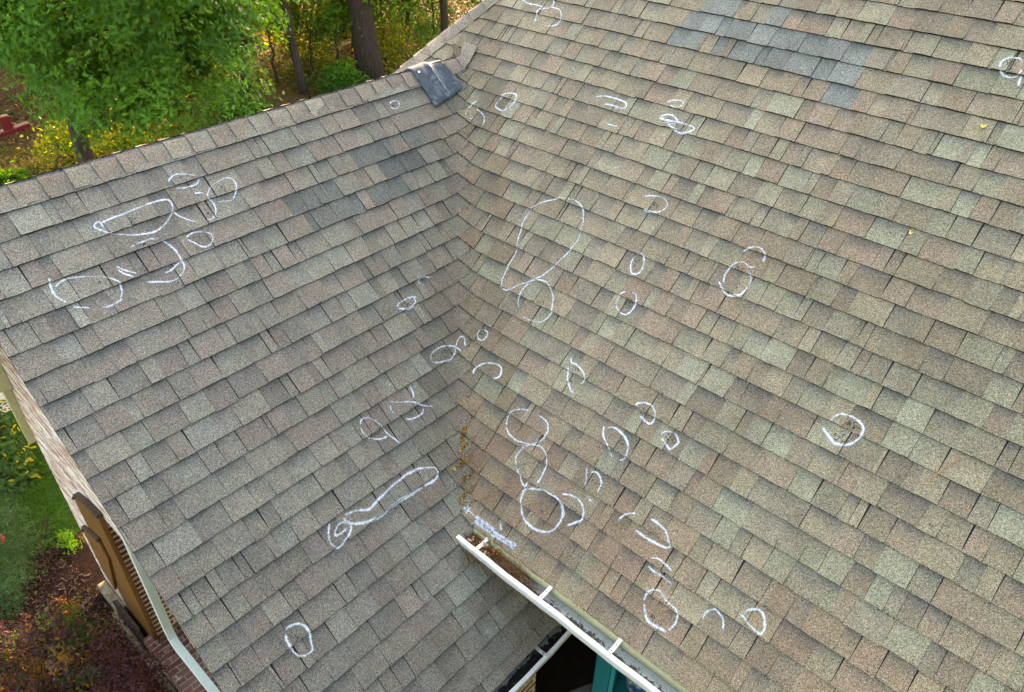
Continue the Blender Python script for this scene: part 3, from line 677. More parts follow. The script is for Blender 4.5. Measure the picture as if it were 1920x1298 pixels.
needles(mb,gpos,700,.09,.60,-.098,-.015,-.060,.004)
needles(mb,gpos,90,.45,.80,-.10,-.03,-.078,-.05,.07)
for k in range(70):      # the tuft hanging over the lip at the open end
    p=gpos(random.uniform(.10,.22),random.uniform(-.10,-.05),random.uniform(-.02,.015)); d=Vector((jit(.35)+.25,-.45+jit(.25),-.55+jit(.2))).normalized(); l=random.uniform(.08,.19)
    mb.tube([p,p+d*l*.5+Vector((0,0,.012)),p+d*l],[.0009,.0009,.0005],4,random.choice([(.20,.075,.025),(.28,.11,.03),(.13,.05,.02)]),cap=False)
o=mb.build('pine_straw',NEED,tint=True,fix=False); tag(o,'rust brown pine needles choking the open end of the upper gutter','pine needles',kind='stuff')
LEAF=tint_mat('dry_leaf',.7)
def small_leaf(mb,p,n,size,c,curl=.3,asp=.5):
    n=Vector(n).normalized(); a=n.orthogonal().normalized(); an=random.random()*6.28; a=(a*math.cos(an)+n.cross(a)*math.sin(an)).normalized(); b2=n.cross(a)
    A=[(-1,0,curl),(-.4,asp,.1),(.35,asp*.9,.05),(1,0,curl),(.35,-asp*.9,.12),(-.4,-asp,.0),(0,0,-.05)]
    mb.add([p+a*x*size+b2*y*size+n*(z+.12)*size for x,y,z in A],[(0,1,6),(1,2,6),(2,3,6),(3,4,6),(4,5,6),(5,0,6)],c)
mb=MB()
def on_roof(pl,a,b,h=.003): return drape(pl,a,b,h)
pathv=[(-.306,.333,50,.012),(-.25,.26,60,.010),(-.196,.174,70,.012),(-.124,.088,34,.012),(-.072,-.011,40,.012),(-.029,-.06,26,.012),(-.29,.30,50,.010)]
for a,b,n,sp in pathv:
    for k in range(n):
        p=on_roof('R',a+random.gauss(0,sp)*.8,b+random.gauss(0,sp*2.2),.002); small_leaf(mb,p,(jit(.5),jit(.5),1),random.uniform(.003,.010),random.choice([(.42,.20,.04),(.50,.27,.05),(.26,.12,.035),(.14,.06,.02)]))
for k in range(420):   # thin brown crumbs along the whole valley
    b=random.uniform(.1,2.7); a=-c_*b+random.gauss(.015,.025); p=on_roof('R',a,b,.002); small_leaf(mb,p,(jit(.5),jit(.5),1),random.uniform(.002,.006),random.choice([(.22,.12,.05),(.10,.055,.03),(.30,.16,.06),(.07,.045,.03)]))
needles(mb,lambda x,a,z:on_roof('R',-c_*a+x,a,.004),60,-.01,.02,.0,.35,0,0,.05,.0008,.2)
o=mb.build('valley_litter',LEAF,tint=True,fix=False); tag(o,'orange brown catkins and leaf crumbs lying along the roof valley','leaf litter',kind='stuff')
mb=MB()
for k in range(60):
    x=random.uniform(.10,.36); p=gpos(x,random.uniform(-.10,-.02),random.uniform(-.03,.01)); small_leaf(mb,p,(jit(.8),jit(.8),1),random.uniform(.007,.02),random.choice([(.42,.22,.04),(.30,.14,.04),(.14,.06,.025),(.60,.50,.35)]))
for x in (.90,.93,1.0,1.08,1.10,1.13,1.40,1.52,1.60,1.9,.86,1.22):
    for k in range(random.randint(2,6)): small_leaf(mb,gpos(x+jit(.012),-.05+jit(.02),-.074),(jit(.6),jit(.6),1),random.uniform(.005,.011),random.choice([(.42,.22,.05),(.30,.16,.05)]))
for k in range(120): small_leaf(mb,gpos(random.uniform(.6,2.2),random.uniform(-.10,-.012),-.078),(jit(.3),jit(.3),1),random.uniform(.002,.005),(.10,.06,.03))
for k in range(90): small_leaf(mb,gpos2(random.uniform(-1,.5),random.uniform(-.10,-.012),-.078),(jit(.5),jit(.5),1),random.uniform(.004,.012),random.choice([(.12,.05,.03),(.06,.04,.03)]))
o=mb.build('gutter_litter',LEAF,tint=True,fix=False); tag(o,'brown leaf scraps and dirt lying in the two gutter troughs','leaf litter',kind='stuff')
def leaf_thing(pl,a,b,size,c,label,n=1):
    mb=MB(); p=on_roof(pl,a,b,.003)
    for k in range(n): small_leaf(mb,p+Vector((jit(size*.5),jit(size*.5),0)) if n>1 else p,(0,-.5,1) if pl=='R' else (.5,0,1),size*random.uniform(.8,1.1),c,.5,.45)
    o=mb.build('fallen_leaf',LEAF,tint=True,fix=False); tag(o,label,'leaf','fallen leaves on the roof')
leaf_thing('R',1.557,3.269,.019,(.70,.55,.13),'large yellow fallen leaf on the right slope near the chalk hook mark',2)
leaf_thing('R',1.504,2.58,.017,(.72,.55,.16),'yellow fallen leaf flipped on edge, middle right of the roof',2)
leaf_thing('R',-.306,3.373,.007,(.66,.50,.12),'tiny yellow leaf beside the grey blue stained shingles')
leaf_thing('R',-.628,3.575,.006,(.66,.50,.12),'tiny yellow leaf near the roof top beyond the upper chalk loop')
leaf_thing('L',-.025,.238,.016,(.55,.30,.06),'orange curled leaf just left of the valley above the gutter',3)
mb=MB(); p=[on_roof('R',2.217-(.083)*k/6,1.578-.198*k/6+.004*math.sin(k),.004) for k in range(7)]; mb.tube(p,[.0014]*6+[.0006],5,(.45,.20,.07))
o=mb.build('twig',NEED,tint=True,fix=False); tag(o,'thin orange pine needle lying across right side shingles','twig')
# ------------------------------------------------------------------ bin on the porch floor
bn=empty('storage_bin',(.7,1.5,-3.62)); tag(bn,'teal plastic open fronted container under the gutter, holding a crumpled clear bag','storage bin')
m=simple('teal_plastic',(.0,.20,.24),.35,0,.06,8,.1); m2=simple('teal_plastic_edge',(.005,.32,.37),.3,0,.05,8,.05)
FL=Vector((.48,1.31,0)); FR=Vector((1.02,1.50,0)); bu=(FR-FL).normalized(); bv=Vector((-bu.y,bu.x,0)); BL=Vector((.35,1.235,0))
def wallp(name,a,b2,th,z0,z1,mt):
    d=(b2-a).normalized(); n=Vector((-d.y,d.x,0))*th; q=[a,b2,b2+n,a+n]; mb=MB()
    mb.prism([(v.x,v.y) for v in q],2,z0,z1); return bevel(mb.build(name,mt,bn),.008,3)
wallp('side_panel',BL,FL-bu*.002,.03,-3.6,-2.1,m); wallp('front_edge',FL,FL+bu*.045,.05,-3.6,-2.09,m2); wallp('front_edge',FR-bu*.045,FR,.05,-3.6,-2.09,m2)
wallp('side_panel',FL+bv*.05,FL+bv*.5,-.03,-3.6,-2.1,m); wallp('side_panel',FR+bv*.05,FR+bv*.5,.03,-3.6,-2.1,m); wallp('back_panel',FL+bv*.5,FR+bv*.5,.03,-3.6,-2.1,m)
mb=MB(); q=[FL,FR,FR+bv*.5,FL+bv*.5]; mb.prism([(v.x,v.y) for v in q],2,-3.615,-3.602); mb.build('base',m,bn)
m,t,b,o=mat('crumpled_film'); n=noise(t,9,6,.7,dist=1.5); n2=noise(t,3,2)
cc=ramp(t,n,[(.35,(.03,.04,.06)),(.5,(.30,.34,.36)),(.62,(.62,.66,.68))]); cc=mix(t,ramp(t,n2,[(.52,0),(.56,1)]),cc,(.02,.10,.28)); L(t,cc,b.inputs['Base Color']); b.inputs['Roughness'].default_value=.2; bump(t,b,n,1,.03)
bm=bmesh.new(); bmesh.ops.create_icosphere(bm,subdivisions=5,radius=1)
from mathutils import noise as mn
for v in bm.verts:
    k=mn.noise(v.co*2.3)*.22+abs(mn.noise(v.co*6))*.12; v.co*=1+k; v.co.x*=.20; v.co.y*=.17; v.co.z*=.36; v.co+=Vector((.67,1.62,-3.2))
me=bpy.data.meshes.new('bag'); bm.to_mesh(me); bm.free(); o=put('plastic_bag',me,m,None,True); tag(o,'crumpled clear and blue plastic bag stuffed inside the teal bin','bag')
# ------------------------------------------------------------------ ground
def struct(o): o['kind']='structure'; return o
m,t,b,o=mat('forest_floor'); n=noise(t,1.1,8,.7); n2=noise(t,26,6,.75); n3=noise(t,.35,3)
cc=ramp(t,n2,[(.28,(.030,.018,.010)),(.5,(.12,.065,.032)),(.68,(.30,.16,.07))]); cc=mix(t,ramp(t,n,[(.52,0),(.62,.8)]),cc,(.045,.075,.012)); L(t,cc,b.inputs['Base Color']); b.inputs['Roughness'].default_value=1; b.inputs['Specular IOR Level'].default_value=.1; bump(t,b,n2,1,.05); FLOOR=m
bm=bmesh.new(); bmesh.ops.create_grid(bm,x_segments=120,y_segments=120,size=90)
for v in bm.verts:
    d=max(0,(v.co-Vector((-2,1,0))).length-9); v.co.z=GZ+min(d*.05,.35)*mn.noise(v.co*.35)*1.4
me=bpy.data.meshes.new('ground'); bm.to_mesh(me); bm.free(); struct(put('ground',me,FLOOR,None,True))
def sheet(name,poly,z,m,jag=0):
    pts=[]
    for i,(x,y) in enumerate(poly):
        x2,y2=poly[(i+1)%len(poly)]
        for k in range(8): u=k/8; pts.append((x+(x2-x)*u+jit(jag),y+(y2-y)*u+jit(jag)))
    mb=MB(); mb.add([(x,y,z) for x,y in pts],[tuple(range(len(pts)))]); return struct(mb.build(name,m))
sheet('mulch_bed',[(-6.6,-1.3),(-6.3,-2.3),(-5.6,-4),(4,-5),(4,-1.2),(-3.4,-1.2)],GZ+.008,simple('mulch_soil',(.032,.016,.012),1,0,.6,60,1,.03,.1),.06)
sheet('lawn',[(-9.2,-.6),(-6.1,-1.0),(-6.2,-1.9),(-7.2,-5),(-12,-5),(-12,-1.4)],GZ+.012,simple('turf_soil',(.035,.085,.012),1,0,.5,30,.6,.03,.1),.05)
sheet('path',[(-15,-1.6),(-9.35,-.75),(-9.3,-1.25),(-10.5,-3),(-15,-4)],GZ+.018,simple('pale_concrete',(.45,.40,.30),.9,0,.1,8,.2))
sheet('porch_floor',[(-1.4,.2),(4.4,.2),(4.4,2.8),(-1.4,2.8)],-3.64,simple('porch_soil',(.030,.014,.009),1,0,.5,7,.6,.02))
sheet('paving',[(.10,1.06),(.5,.7),(4.2,.7),(4.2,1.25),(.28,1.42)],-3.622,simple('worn_concrete',(.22,.20,.17),.9,0,.2,6,.3))
# ------------------------------------------------------------------ vegetation
def leaf_mesh(name, C, Nn, size, T, tint, mat_, parent=None, updown=None):
    """one mesh: template polygon T (K,3) copied at centres C with normals Nn and a random spin"""
    n=len(C); K=len(T); Nn=Nn/(np.linalg.norm(Nn,axis=1,keepdims=True)+1e-9)
    A=np.cross(Nn, np.array([0.3,.2,1.])); A/= (np.linalg.norm(A,axis=1,keepdims=True)+1e-9); B=np.cross(Nn,A)
    an=rng.uniform(0,2*np.pi,n)[:,None]; U=A*np.cos(an)+B*np.sin(an); W=np.cross(Nn,U)
    s=np.asarray(size).reshape(n,1,1)
    V=C[:,None,:]+s*(U[:,None,:]*T[None,:,0:1]+W[:,None,:]*T[None,:,1:2]+Nn[:,None,:]*T[None,:,2:3])
    me=bpy.data.meshes.new(name); me.vertices.add(n*K); me.vertices.foreach_set('co',V.reshape(-1).astype(np.float32))
    me.loops.add(n*K); me.loops.foreach_set('vertex_index',np.arange(n*K,dtype=np.int32))
    me.polygons.add(n); me.polygons.foreach_set('loop_start',(np.arange(n)*K).astype(np.int32))
    me.update(calc_edges=True)
    a=me.color_attributes.new('tint','FLOAT_COLOR','POINT'); c=np.ones((n,K,4),np.float32); c[:,:,:3]=tint[:,None,:]; a.data.foreach_set('color',c.ravel())
    return put(name,me,mat_,parent)
OAK=np.array([(-.5,0,0),(-.30,.03,0),(-.20,.20,.05),(-.08,.05,0),(.10,.28,.06),(.14,.05,0),(.38,.20,.05),(.30,.04,0),(.60,.0,.03),(.30,-.04,0),(.38,-.20,.05),(.14,-.05,0),(.10,-.28,.06),(-.08,-.05,0),(-.20,-.20,.05),(-.30,-.03,0)],float)
DIA=np.array([(-.5,0,0),(-.1,.2,.05),(.25,.16,.03),(.5,0,0),(.25,-.16,.03),(-.1,-.2,.05)],float)
BLA=np.array([(-.5,-.02,0),(.1,-.03,.1),(.5,0,.3),(.1,.03,.1)],float)
LF=tint_mat('green_leaf',.55,.35,.15,3,.25)
LB=tint_mat('backlit_leaf',.6,.5,.15,3,.2)
m,t,b,o=mat('bark'); mp=N(t,'Mapping'); L(t,coords(t),mp.inputs[0]); mp.inputs['Scale'].default_value=(9,9,1.6)
n=noise(t,2.2,8,.7,vec=mp.outputs[0],dist=.6); L(t,ramp(t,n,[(.3,(.018,.013,.011)),(.55,(.060,.044,.037)),(.75,(.115,.09,.075))]),b.inputs['Base Color']); b.inputs['Roughness'].default_value=1; bump(t,b,n,1,.05); BARK=m
def clumps(center, rad, ncl, per, cr, flat=.35, shell=.5, size=(.09,.15), cols=None, dirn=None, zmin=None, droop=.15):
    C=[];Nn=[];T=[];S=[];cc=[]
    center=np.array(center,float); rad=np.array(rad,float)
    for k in range(ncl):
        v=rng.normal(size=3); v/=np.linalg.norm(v); rr=rng.uniform(shell,1)**.6
        p=center+v*rad*rr*(1+.12*math.sin(v[0]*5+center[0])+.12*math.sin(v[1]*7))
        if zmin is not None and p[2]<zmin: continue
        cc.append(p); out=v*np.array([1,1,.5])+np.array([0,0,.75]); out/=np.linalg.norm(out)
        q=rng.normal(size=(per,3))*cr*rng.uniform(.7,1.2); q-=out*((q@out)[:,None])*(1-flat); q[:,2]-=droop*np.linalg.norm(q,axis=1)
        C.append(p+q); nn=out+rng.normal(size=(per,3))*.6; Nn.append(nn)
        col=np.array(cols[rng.integers(len(cols))])*rng.uniform(.7,1.25); T.append(col*rng.uniform(.8,1.2,(per,1)))
        S.append(rng.uniform(size[0],size[1],per))
    return np.concatenate(C),np.concatenate(Nn),np.concatenate(S),np.concatenate(T),cc
GREEN=[(.048,.165,.020),(.062,.195,.024),(.034,.125,.018),(.080,.215,.026)]
DEEP=[(.030,.095,.014),(.040,.115,.014),(.050,.125,.014)]
YEL=[(.16,.21,.015),(.22,.22,.02),(.09,.15,.015)]  # yellow sunlight painted into the leaf colours
def limb(p,q,sag=.3,n=6):
    p=Vector(p);q=Vector(q); return [p.lerp(q,k/n)+Vector((jit(.05),jit(.05),sag*math.sin(math.pi*k/n)+jit(.04))) for k in range(n+1)]
def make_tree(name,label,base,height,r0,center,rad,ncl,per,cr,size,cols,T,m,group=None,nlimb=16,shell=.5,zmin=None,lean=(0,0),flat=.35,cat='tree'):
    root=empty(name,base); tag(root,label,cat,group)
    bx,by,bz=base; mb=MB(); top=Vector((bx+lean[0],by+lean[1],bz+height))
    pts=[Vector(base).lerp(top,k/9)+Vector((jit(.05),jit(.05),0)) for k in range(10)]; pts[0]=Vector((bx,by,bz-.3))
    mb.tube(pts,[r0*(1.25 if k==0 else 1-.72*k/9) for k in range(10)],12)
    C,Nn,S,Tt,cc=clumps(center,rad,ncl,per,cr,flat,shell,size,cols,zmin=zmin)
    idx=rng.permutation(len(cc))[:nlimb]
    for j in idx:
        e=Vector(cc[j]); k=min(.95,max(.25,(e.z-bz)/height-.12)); s=Vector(base).lerp(top,k)
        pl=limb(s,e,.25); rr=r0*.28*(1.1-k); mb.tube(pl,[max(.012,rr*(1-.8*i/6)) for i in range(7)],6)
        for jj in range(2):
            e2=Vector(cc[idx[(jj*7+int(j))%len(idx)]]); 
            if (e2-e).length<1.6: mb.tube(limb(pl[3],e2,.1,4),[rr*.4,rr*.3,rr*.22,rr*.15,.006],5)
    mb.build('trunk',BARK,root,smooth=True,fix=False)
    leaf_mesh('crown',C,Nn,S,T,Tt,m,root)
    return root
make_tree('oak_tree','big bright green oak nearest the roof, leafy crown filling the upper left',(-14.6,3.0,GZ),7.5,.2,(-12.9,4.15,.85),(2.4,2.8,2.8),500,105,.22,(.10,.18),GREEN,OAK,LF,None,40,.45)
make_tree('oak_tree','green oak partly cut by the left edge, crown behind the red frame',(-15.8,-1.0,GZ),7,.18,(-14.6,1.3,2.15),(2.3,2.2,2.1),330,90,.24,(.10,.18),GREEN,OAK,LF,None,24,.4)
make_tree('pine_tree','thick grey brown pine trunk rising just behind the ridge, left of the patch',(-18.0,13.35,GZ),17,.40,(-18,13.5,11),(3,3,3),120,60,.5,(.15,.25),DEEP,BLA,LF,None,20,.4,lean=(-.9,-.9))
make_tree('oak_tree','slim dark trunked oak between the bright oak and the thick pine trunk',(-18.4,11.0,GZ),8,.14,(-18.8,11.3,2.0),(2.6,2.6,2.6),160,70,.35,(.14,.24),DEEP,OAK,LF,None,18,.4,lean=(-.8,-.3))
make_tree('oak_tree','thin brown trunked tree standing at the right edge of the bright oak crown',(-19.5,9.6,GZ),9,.14,(-19.8,9.7,3.0),(2.2,2.2,2.5),120,70,.35,(.14,.24),GREEN,OAK,LF,None,14,.4,lean=(.3,.1))
bgt=[(-17.2,15.8,1.0,2.9,GREEN,'mid green tree just above the sloping hip of the roof'),(-19.0,20.5,.6,3.1,DEEP,'dark leafy tree behind the hip, topmost beside the roof edge'),
(-22.5,16.0,.2,3.2,DEEP,'deep green tree right behind the thick pine trunk'),(-27.0,8.8,.4,2.8,GREEN,'green tree showing between the slim dark trunk and the pine'),
(-25.5,6.5,.6,3.4,DEEP,'dark tree deep in the wood behind the bright oak'),(-24,1.0,.6,3.3,DEEP,'dark tree deep in the wood at upper left'),
(-34,14.5,1.0,4,DEEP,'distant dark tree behind the wood at top centre'),(-33,10,1.0,4,GREEN,'distant green tree at the top of the wood behind the oak'),
(-27,24,1.0,4,GREEN,'distant green tree at the top of the wood next to the hip'),(-34,2,1,4,DEEP,'distant dark tree behind the wood at far upper left')]
for i,(x,y,z,r,cl,lb) in enumerate(bgt):
    near=i<6
    make_tree('woodland_tree',lb,(x+jit(.5),y+jit(.5),GZ),7.5,.16,(x,y,z),(r,r,r*.95),170 if near else 130,60,.42,(.17,.27) if near else (.25,.4),cl,OAK if near else DIA,LF,'woodland trees behind the roof',12,.35)
for i,(x,y,z,r,cl,lb) in enumerate([(-19.3,13.0,-1.9,1.5,YEL+GREEN,'sapling with yellow lit leaves left of the thick pine trunk'),(-19.8,15.4,-1.9,1.9,GREEN+YEL,'sapling right of the thick pine trunk, leaves half lit'),(-20.3,11.2,-1.6,1.6,GREEN+YEL,'sapling with yellow green leaves behind the slim dark oak'),(-20.5,18.4,-1.6,2.2,DEEP+GREEN,'dense dark sapling beside the hip edge of the roof'),
(-22.5,13.2,-1.3,2.2,YEL+GREEN,'bright sapling deep behind the pine trunk'),(-19.5,8.6,-1.7,1.5,DEEP+GREEN,'small dark sapling hugging the right side of the bright oak'),(-24.5,17,-1.0,2.5,GREEN+YEL,'broad sapling with lit leaves at the top of the wood'),(-25,9.5,-1.0,2.4,DEEP+YEL,'broad dark sapling deep in the wood behind the thin trunk'),(-20.6,14.6,.3,1.8,DEEP+GREEN,'taller dark sapling whose leaves hang beside the pine trunk'),(-19.6,12.2,.4,1.7,DEEP+GREEN,'taller sapling filling the gap between slim oak and pine trunk'),(-18.6,17.3,-.8,1.8,DEEP+GREEN,'leafy sapling just over the lower hip of the roof')]):
    make_tree('sapling',lb,(x,y,GZ),2.6,.05,(x,y,z),(r,r,r*.85),90,60,.26,(.10,.17),cl,OAK,LB,'saplings under the wood',10,.2)
# leaning and standing bare trunks deep in the wood
for x,y,h,r,lb in ((-21.5,8.2,9,.10,'bare slim trunk in the wood left of the slim dark oak'),(-23.5,14.2,9,.13,'bare brown trunk in the wood directly left of the thick pine'),(-21,17.6,9,.10,'bare slim trunk in the shade right of the thick pine')):
    mb=MB(); mb.tube([(x+jit(.1)+.1*k,y+jit(.1),GZ-.2+h*k/7) for k in range(8)],[r*(1-.07*k) for k in range(8)],9)
    root=empty('tree_trunk',(x,y,GZ)); mb.build('trunk',BARK,root,smooth=True,fix=False); tag(root,lb,'tree','bare trunks in the wood')
for i,(x,y,h) in enumerate([(9.5,-7,14),(11.5,-2.5,15),(12,2.5,15),(11,7,14),(9,-11,14)]):  # unseen trees, added to darken the lower slope under the gutter
    make_tree('woodland_tree','unseen tree added to block light right of the house, %s'%['nearest the front','second from the front','middle of the row','second from the back','farthest forward'][i],(x,y,GZ),h*.7,.2,(x,y,GZ+h*.56),(2.9,2.9,h*.42),170,46,.6,(.4,.65),DEEP,DIA,LF,'unseen light blocking trees right of the house',8,.3)
# undergrowth bushes, low, yellow ones with evening sunlight painted into the leaf colour
ub=[(-18.3,4.0,.9,YEL,'bright yellow green sunlit bush at the foot of the big oak'),(-17.4,5.0,.6,YEL,'small yellow sunlit bush right of the big oak trunk'),(-17.4,2.1,.45,DEEP,'low dark green bush just behind the ridge, right of the red frame'),
(-19,14.6,1.2,YEL,'yellow green bush right of the thick pine trunk foot'),(-21,13.0,1.2,YEL,'sunlit yellow bush left of the thick pine trunk'),(-21.5,9.8,1.2,YEL,'yellow lit bush behind the slim dark oak'),
(-18.5,8.5,.9,GREEN,'low green bush between bright oak and slim dark oak'),(-17.6,11.9,.8,GREEN,'low green bush between slim dark oak and pine'),(-18.4,16.5,1.3,GREEN,'leafy green bush just above the lower hip'),
(-24,14,1.6,YEL,'large sunlit bush deep in the wood by the pine'),(-26,18,1.8,YEL,'sunlit shrub thicket deep in the wood at top centre'),(-23,19,1.5,DEEP,'dark shrub beside the upper hip'),(-28,9,1.8,YEL,'sunlit shrub deep behind the bright oak'),(-16.2,3.4,.6,DEEP,'small dark bush directly behind the ridge at left')]
for x,y,r,cl,lb in ub:
    root=empty('bush',(x,y,GZ)); tag(root,lb,'bush','bushes on the woodland floor')
    C,Nn,S,Tt,cc=clumps((x,y,GZ+r*.55),(r,r,r*.7),34,46,.22*r+.08,.5,.2,(.08,.17),cl)
    mb=MB(); 
    for j in range(8): mb.tube(limb((x+jit(.1),y+jit(.1),GZ-.1),cc[j*3],.05,4),[.02,.016,.012,.008,.005],5)
    mb.build('stem',BARK,root,fix=False); leaf_mesh('foliage',C,Nn,S,DIA,Tt,LB,root)
# leaf litter and grass
def scatter(n,x0,x1,y0,y1,z0,z1): return np.stack([rng.uniform(x0,x1,n),rng.uniform(y0,y1,n),rng.uniform(z0,z1,n)],1)
n=42000; C=scatter(n,-36,-13.5,-2,26,GZ+.03,GZ+.12); Nn=rng.normal(size=(n,3))*.5+np.array([0,0,1]); cl=np.array([(.09,.036,.014),(.20,.085,.025),(.04,.022,.012),(.30,.14,.045)])[rng.integers(4,size=n)]*rng.uniform(.7,1.3,(n,1))
o=leaf_mesh('leaf_litter',C,Nn,rng.uniform(.08,.17,n),DIA,cl,LEAF); tag(o,'brown dry leaf litter covering the woodland floor','leaf litter',kind='stuff')
n=16000; cen=scatter(60,-21,-14,0,14,GZ,GZ); C=cen[rng.integers(60,size=n)]+rng.normal(size=(n,3))*np.array([.45,.45,0])+np.array([0,0,.08]); Nn=rng.normal(size=(n,3)); Nn[:,2]*=.3
o=leaf_mesh('wood_grass',C,Nn,rng.uniform(.12,.28,n),BLA,np.array([(.06,.11,.015),(.12,.15,.02)])[rng.integers(2,size=n)],LB); tag(o,'tufts of thin grass on the woodland floor behind the ridge','grass',kind='stuff')
n=30000; C=scatter(n,-11.5,-5.9,-4.6,-.9,GZ+.03,GZ+.05); k=(C[:,0]<-6.15)&~((C[:,0]<-9.3)); C=C[k]; n=len(C); Nn=rng.normal(size=(n,3)); Nn[:,2]*=.25
o=leaf_mesh('lawn_grass',C,Nn,rng.uniform(.05,.09,n),np.array([(-.5,-.06,0),(.5,0,.2),(-.5,.06,0)],float),np.array([(.030,.10,.008),(.045,.13,.010),(.02,.07,.008)])[rng.integers(3,size=n)],LF); tag(o,'short green lawn grass beside the whitewashed wall','grass',kind='stuff')
n=9000; C=scatter(n,-6.7,-2.2,-3.6,-1.42,GZ+.015,GZ+.04); Nn=rng.normal(size=(n,3))*.6+np.array([0,0,1]); 
o=leaf_mesh('bark_mulch',C,Nn,rng.uniform(.02,.075,n),np.array([(-.5,-.1,0),(.5,-.12,.1),(.45,.1,.05),(-.5,.12,.0)],float),np.array([(.05,.022,.016),(.035,.016,.013),(.075,.036,.026)])[rng.integers(3,size=n)],LEAF); tag(o,'dark red brown bark mulch in the bed along the wall','mulch',kind='stuff')
# garden shrubs by the wall
PUR=[(.075,.030,.045),(.055,.024,.034),(.12,.055,.070),(.17,.095,.10),(.06,.11,.025),(.03,.06,.018),(.20,.10,.03)]
def shrub(name,lb,base,rad,ncl,per,cr,size,cols,T,m,stems=10,extra=None,group=None,zf=.6):
    root=empty(name,base); tag(root,lb,'shrub',group); x,y,z=base
    C,Nn,S,Tt,cc=clumps((x,y,z+rad[2]*zf),rad,ncl,per,cr,.6,.25,size,cols,droop=.0)
    if extra is not None:
        e,ec=extra; k=rng.random(len(C))<e; Tt[k]=np.array(ec)[rng.integers(len(ec),size=k.sum())]
    mb=MB()
    for j in range(stems): mb.tube(limb((x+jit(.08),y+jit(.08),z-.1),cc[(j*5)%len(cc)],.03,4),[.012,.010,.008,.006,.003],5)
    mb.build('stem',BARK,root,fix=False); leaf_mesh('foliage',C,Nn,S,T,Tt,m,root); return root
GD='garden shrubs along the wall'
shrub('purple_shrub','large purple leaved shrub with orange and green shoots at the bottom left',(-3.85,-2.0,GZ),(.72,.42,.85),150,40,.075,(.035,.065),PUR,DIA,LB,24,(.06,[(.10,.16,.02),(.30,.15,.02),(.28,.09,.05)]),GD)
shrub('purple_shrub','dark purple shrub against the foot of the porch step',(-3.05,-1.78,GZ),(.6,.28,.85),120,46,.10,(.03,.05),[(.07,.028,.04),(.10,.04,.052)],DIA,LB,14,None,GD)
shrub('purple_shrub','purple and green shrub cut by the lower left picture edge',(-4.3,-2.6,GZ),(.7,.45,.75),110,40,.08,(.035,.06),PUR,DIA,LB,16,(.05,[(.05,.10,.02),(.03,.07,.02)]),GD)
shrub('green_shrub','small bright green shrub in the middle of the purple shrub',(-4.35,-1.98,GZ),(.30,.22,.62),44,44,.07,(.03,.05),[(.05,.17,.02),(.09,.2,.02)],DIA,LB,8,None,GD)
shrub('conifer_shrub','feathery dark green conifer shrub at left edge beside the mulch',(-6.35,-2.02,GZ),(.75,.40,.62),110,54,.11,(.07,.13),[(.03,.09,.035),(.04,.11,.04),(.03,.07,.03)],BLA,LF,10,None,GD)
shrub('conifer_shrub','feathery green conifer shrub near the mulch, lower of the left edge pair',(-5.65,-2.28,GZ),(.45,.28,.45),60,50,.09,(.06,.11),[(.03,.10,.045),(.05,.12,.05)],BLA,LF,8,None,GD)
shrub('fern_shrub','fern like shrub with yellow new shoots on the lawn by the wall corner',(-8.3,-1.45,GZ),(.9,.36,.6),120,44,.13,(.07,.12),[(.03,.085,.02),(.04,.10,.03)],DIA,LB,8,(.10,[(.35,.33,.03)]),GD)
shrub('fern_shrub','dark green fern like shrub between the lawn and mulch',(-7.1,-1.80,GZ),(.6,.30,.6),100,46,.12,(.05,.10),[(.02,.075,.035),(.03,.09,.03)],BLA,LF,8,(.05,[(.2,.22,.03)]),GD)
shrub('green_shrub','tiny light green sprig growing against the whitewashed wall',(-5.95,-1.42,GZ),(.12,.08,.2),12,30,.05,(.03,.06),[(.10,.26,.02)],DIA,LB,4,None,GD)
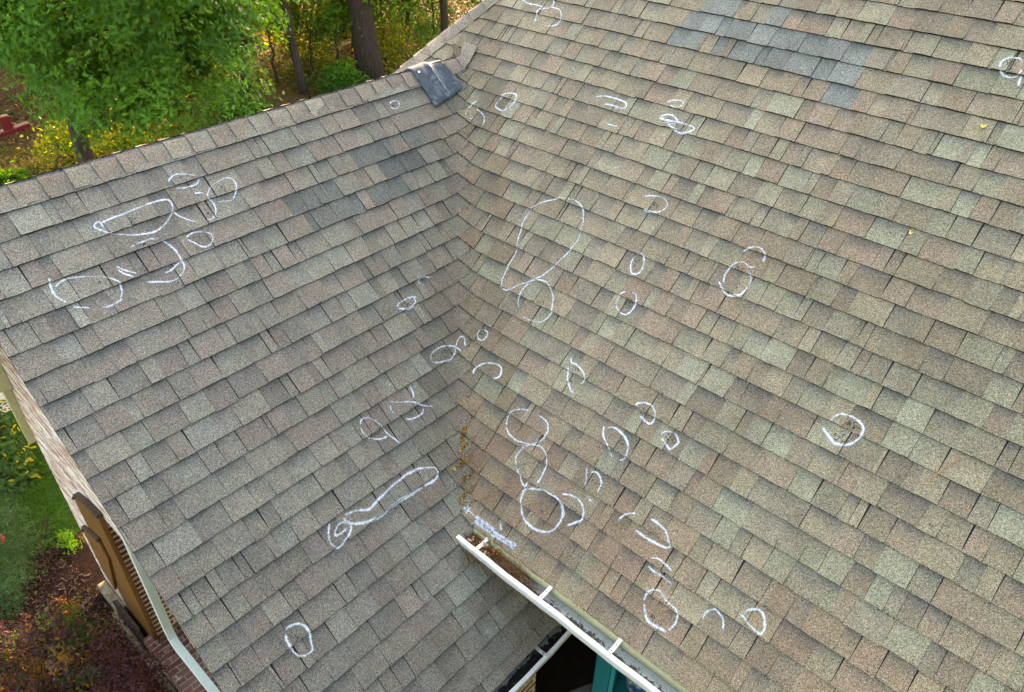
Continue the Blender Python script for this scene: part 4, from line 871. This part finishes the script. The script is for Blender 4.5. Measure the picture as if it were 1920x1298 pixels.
# orange shoots
for x,y,h,lb in ((-4.72,-1.83,.55,'upright orange leaved shoot rising from the purple shrub near the mulch'),(-4.85,-1.90,.6,'upright dull pink leaved shoot beside the orange one'),(-5.0,-2.25,.5,'arching pink brown shoot at the left over the mulch')):
    root=empty('shrub_shoot',(x,y,GZ)); tag(root,lb,'shoot'); mb=MB(); p=[Vector((x+.02*k*math.sin(k),y+.01*k,GZ+h*k/8)) for k in range(9)]; mb.tube(p,[.006]*8+[.002],5); mb.build('stem',BARK,root,fix=False)
    C=np.array([p[3+k//9%6]+Vector((jit(.035),jit(.035),jit(.03))) for k in range(54)]); n=54; col=(.42,.14,.06) if 'orange' in lb else (.20,.09,.08)
    leaf_mesh('foliage',C,rng.normal(size=(n,3))+np.array([0,0,.6]),rng.uniform(.022,.036,n),DIA,np.array([col])*rng.uniform(.7,1.3,(n,1)),LB,root)
root=empty('pink_flower',(-6.25,-1.99,GZ+.35)); tag(root,'pink flower cluster blooming on the left edge conifer shrub','flower')
n=60; v=rng.normal(size=(n,3)); v/=np.linalg.norm(v,axis=1,keepdims=True); C=np.array([(-6.25,-1.99,GZ+.47)])+v*.06; leaf_mesh('petals',C,v,rng.uniform(.03,.06,n),DIA,np.array([(.42,.06,.19)])*rng.uniform(.7,1.3,(n,1)),LB,root)
mb=MB(); mb.tube([(-6.25,-1.99,GZ),(-6.25,-1.99,GZ+.42)],.006,5,(.04,.09,.02)); mb.build('stem',NEED,root,tint=True,fix=False)
# red lawn frame at the left edge under the oak
RED=simple('red_paint',(.17,.012,.016),.4,0,.2,12,.1); BLK=simple('black_metal',(.012,.012,.014),.5,0,.2,20,.1)
rf=empty('garden_roller_frame',(-20.9,2.75,GZ)); tag(rf,'red curved metal base with short red uprights and a black post, left edge','garden frame')
mb=MB(); p=[Vector((-21.3+.02*k,.9+.37*k,GZ+.10+.012*(k-4)**2*.6)) for k in range(9)]; 
for k in range(8):
    a,b2=p[k],p[k+1]; w2=.16*(1-.05*abs(k-3)); mb.add([a+Vector((-w2,0,0)),a+Vector((w2,0,0)),b2+Vector((w2,0,0)),b2+Vector((-w2,0,0)),a+Vector((-w2,0,.12)),a+Vector((w2,0,.12)),b2+Vector((w2,0,.12)),b2+Vector((-w2,0,.12))],[(0,3,2,1),(4,5,6,7),(0,1,5,4),(1,2,6,5),(2,3,7,6),(3,0,4,7)])
bevel(mb.build('base_rail',RED,rf),.02,2)
for y in (3.35,2.65): mb=MB(); mb.box((-21.33,y-.12,GZ+.2),(-21.1,y+.12,GZ+.62)); bevel(mb.build('upright',RED,rf),.03,2)
mb=MB(); mb.tube([(-21.2,2.65,GZ+.6),(-21.22,2.63,GZ+1.4)],.10,10); mb.box((-21.4,1.2,GZ+.55),(-21.05,2.9,GZ+.66)); mb.build('post',BLK,rf)
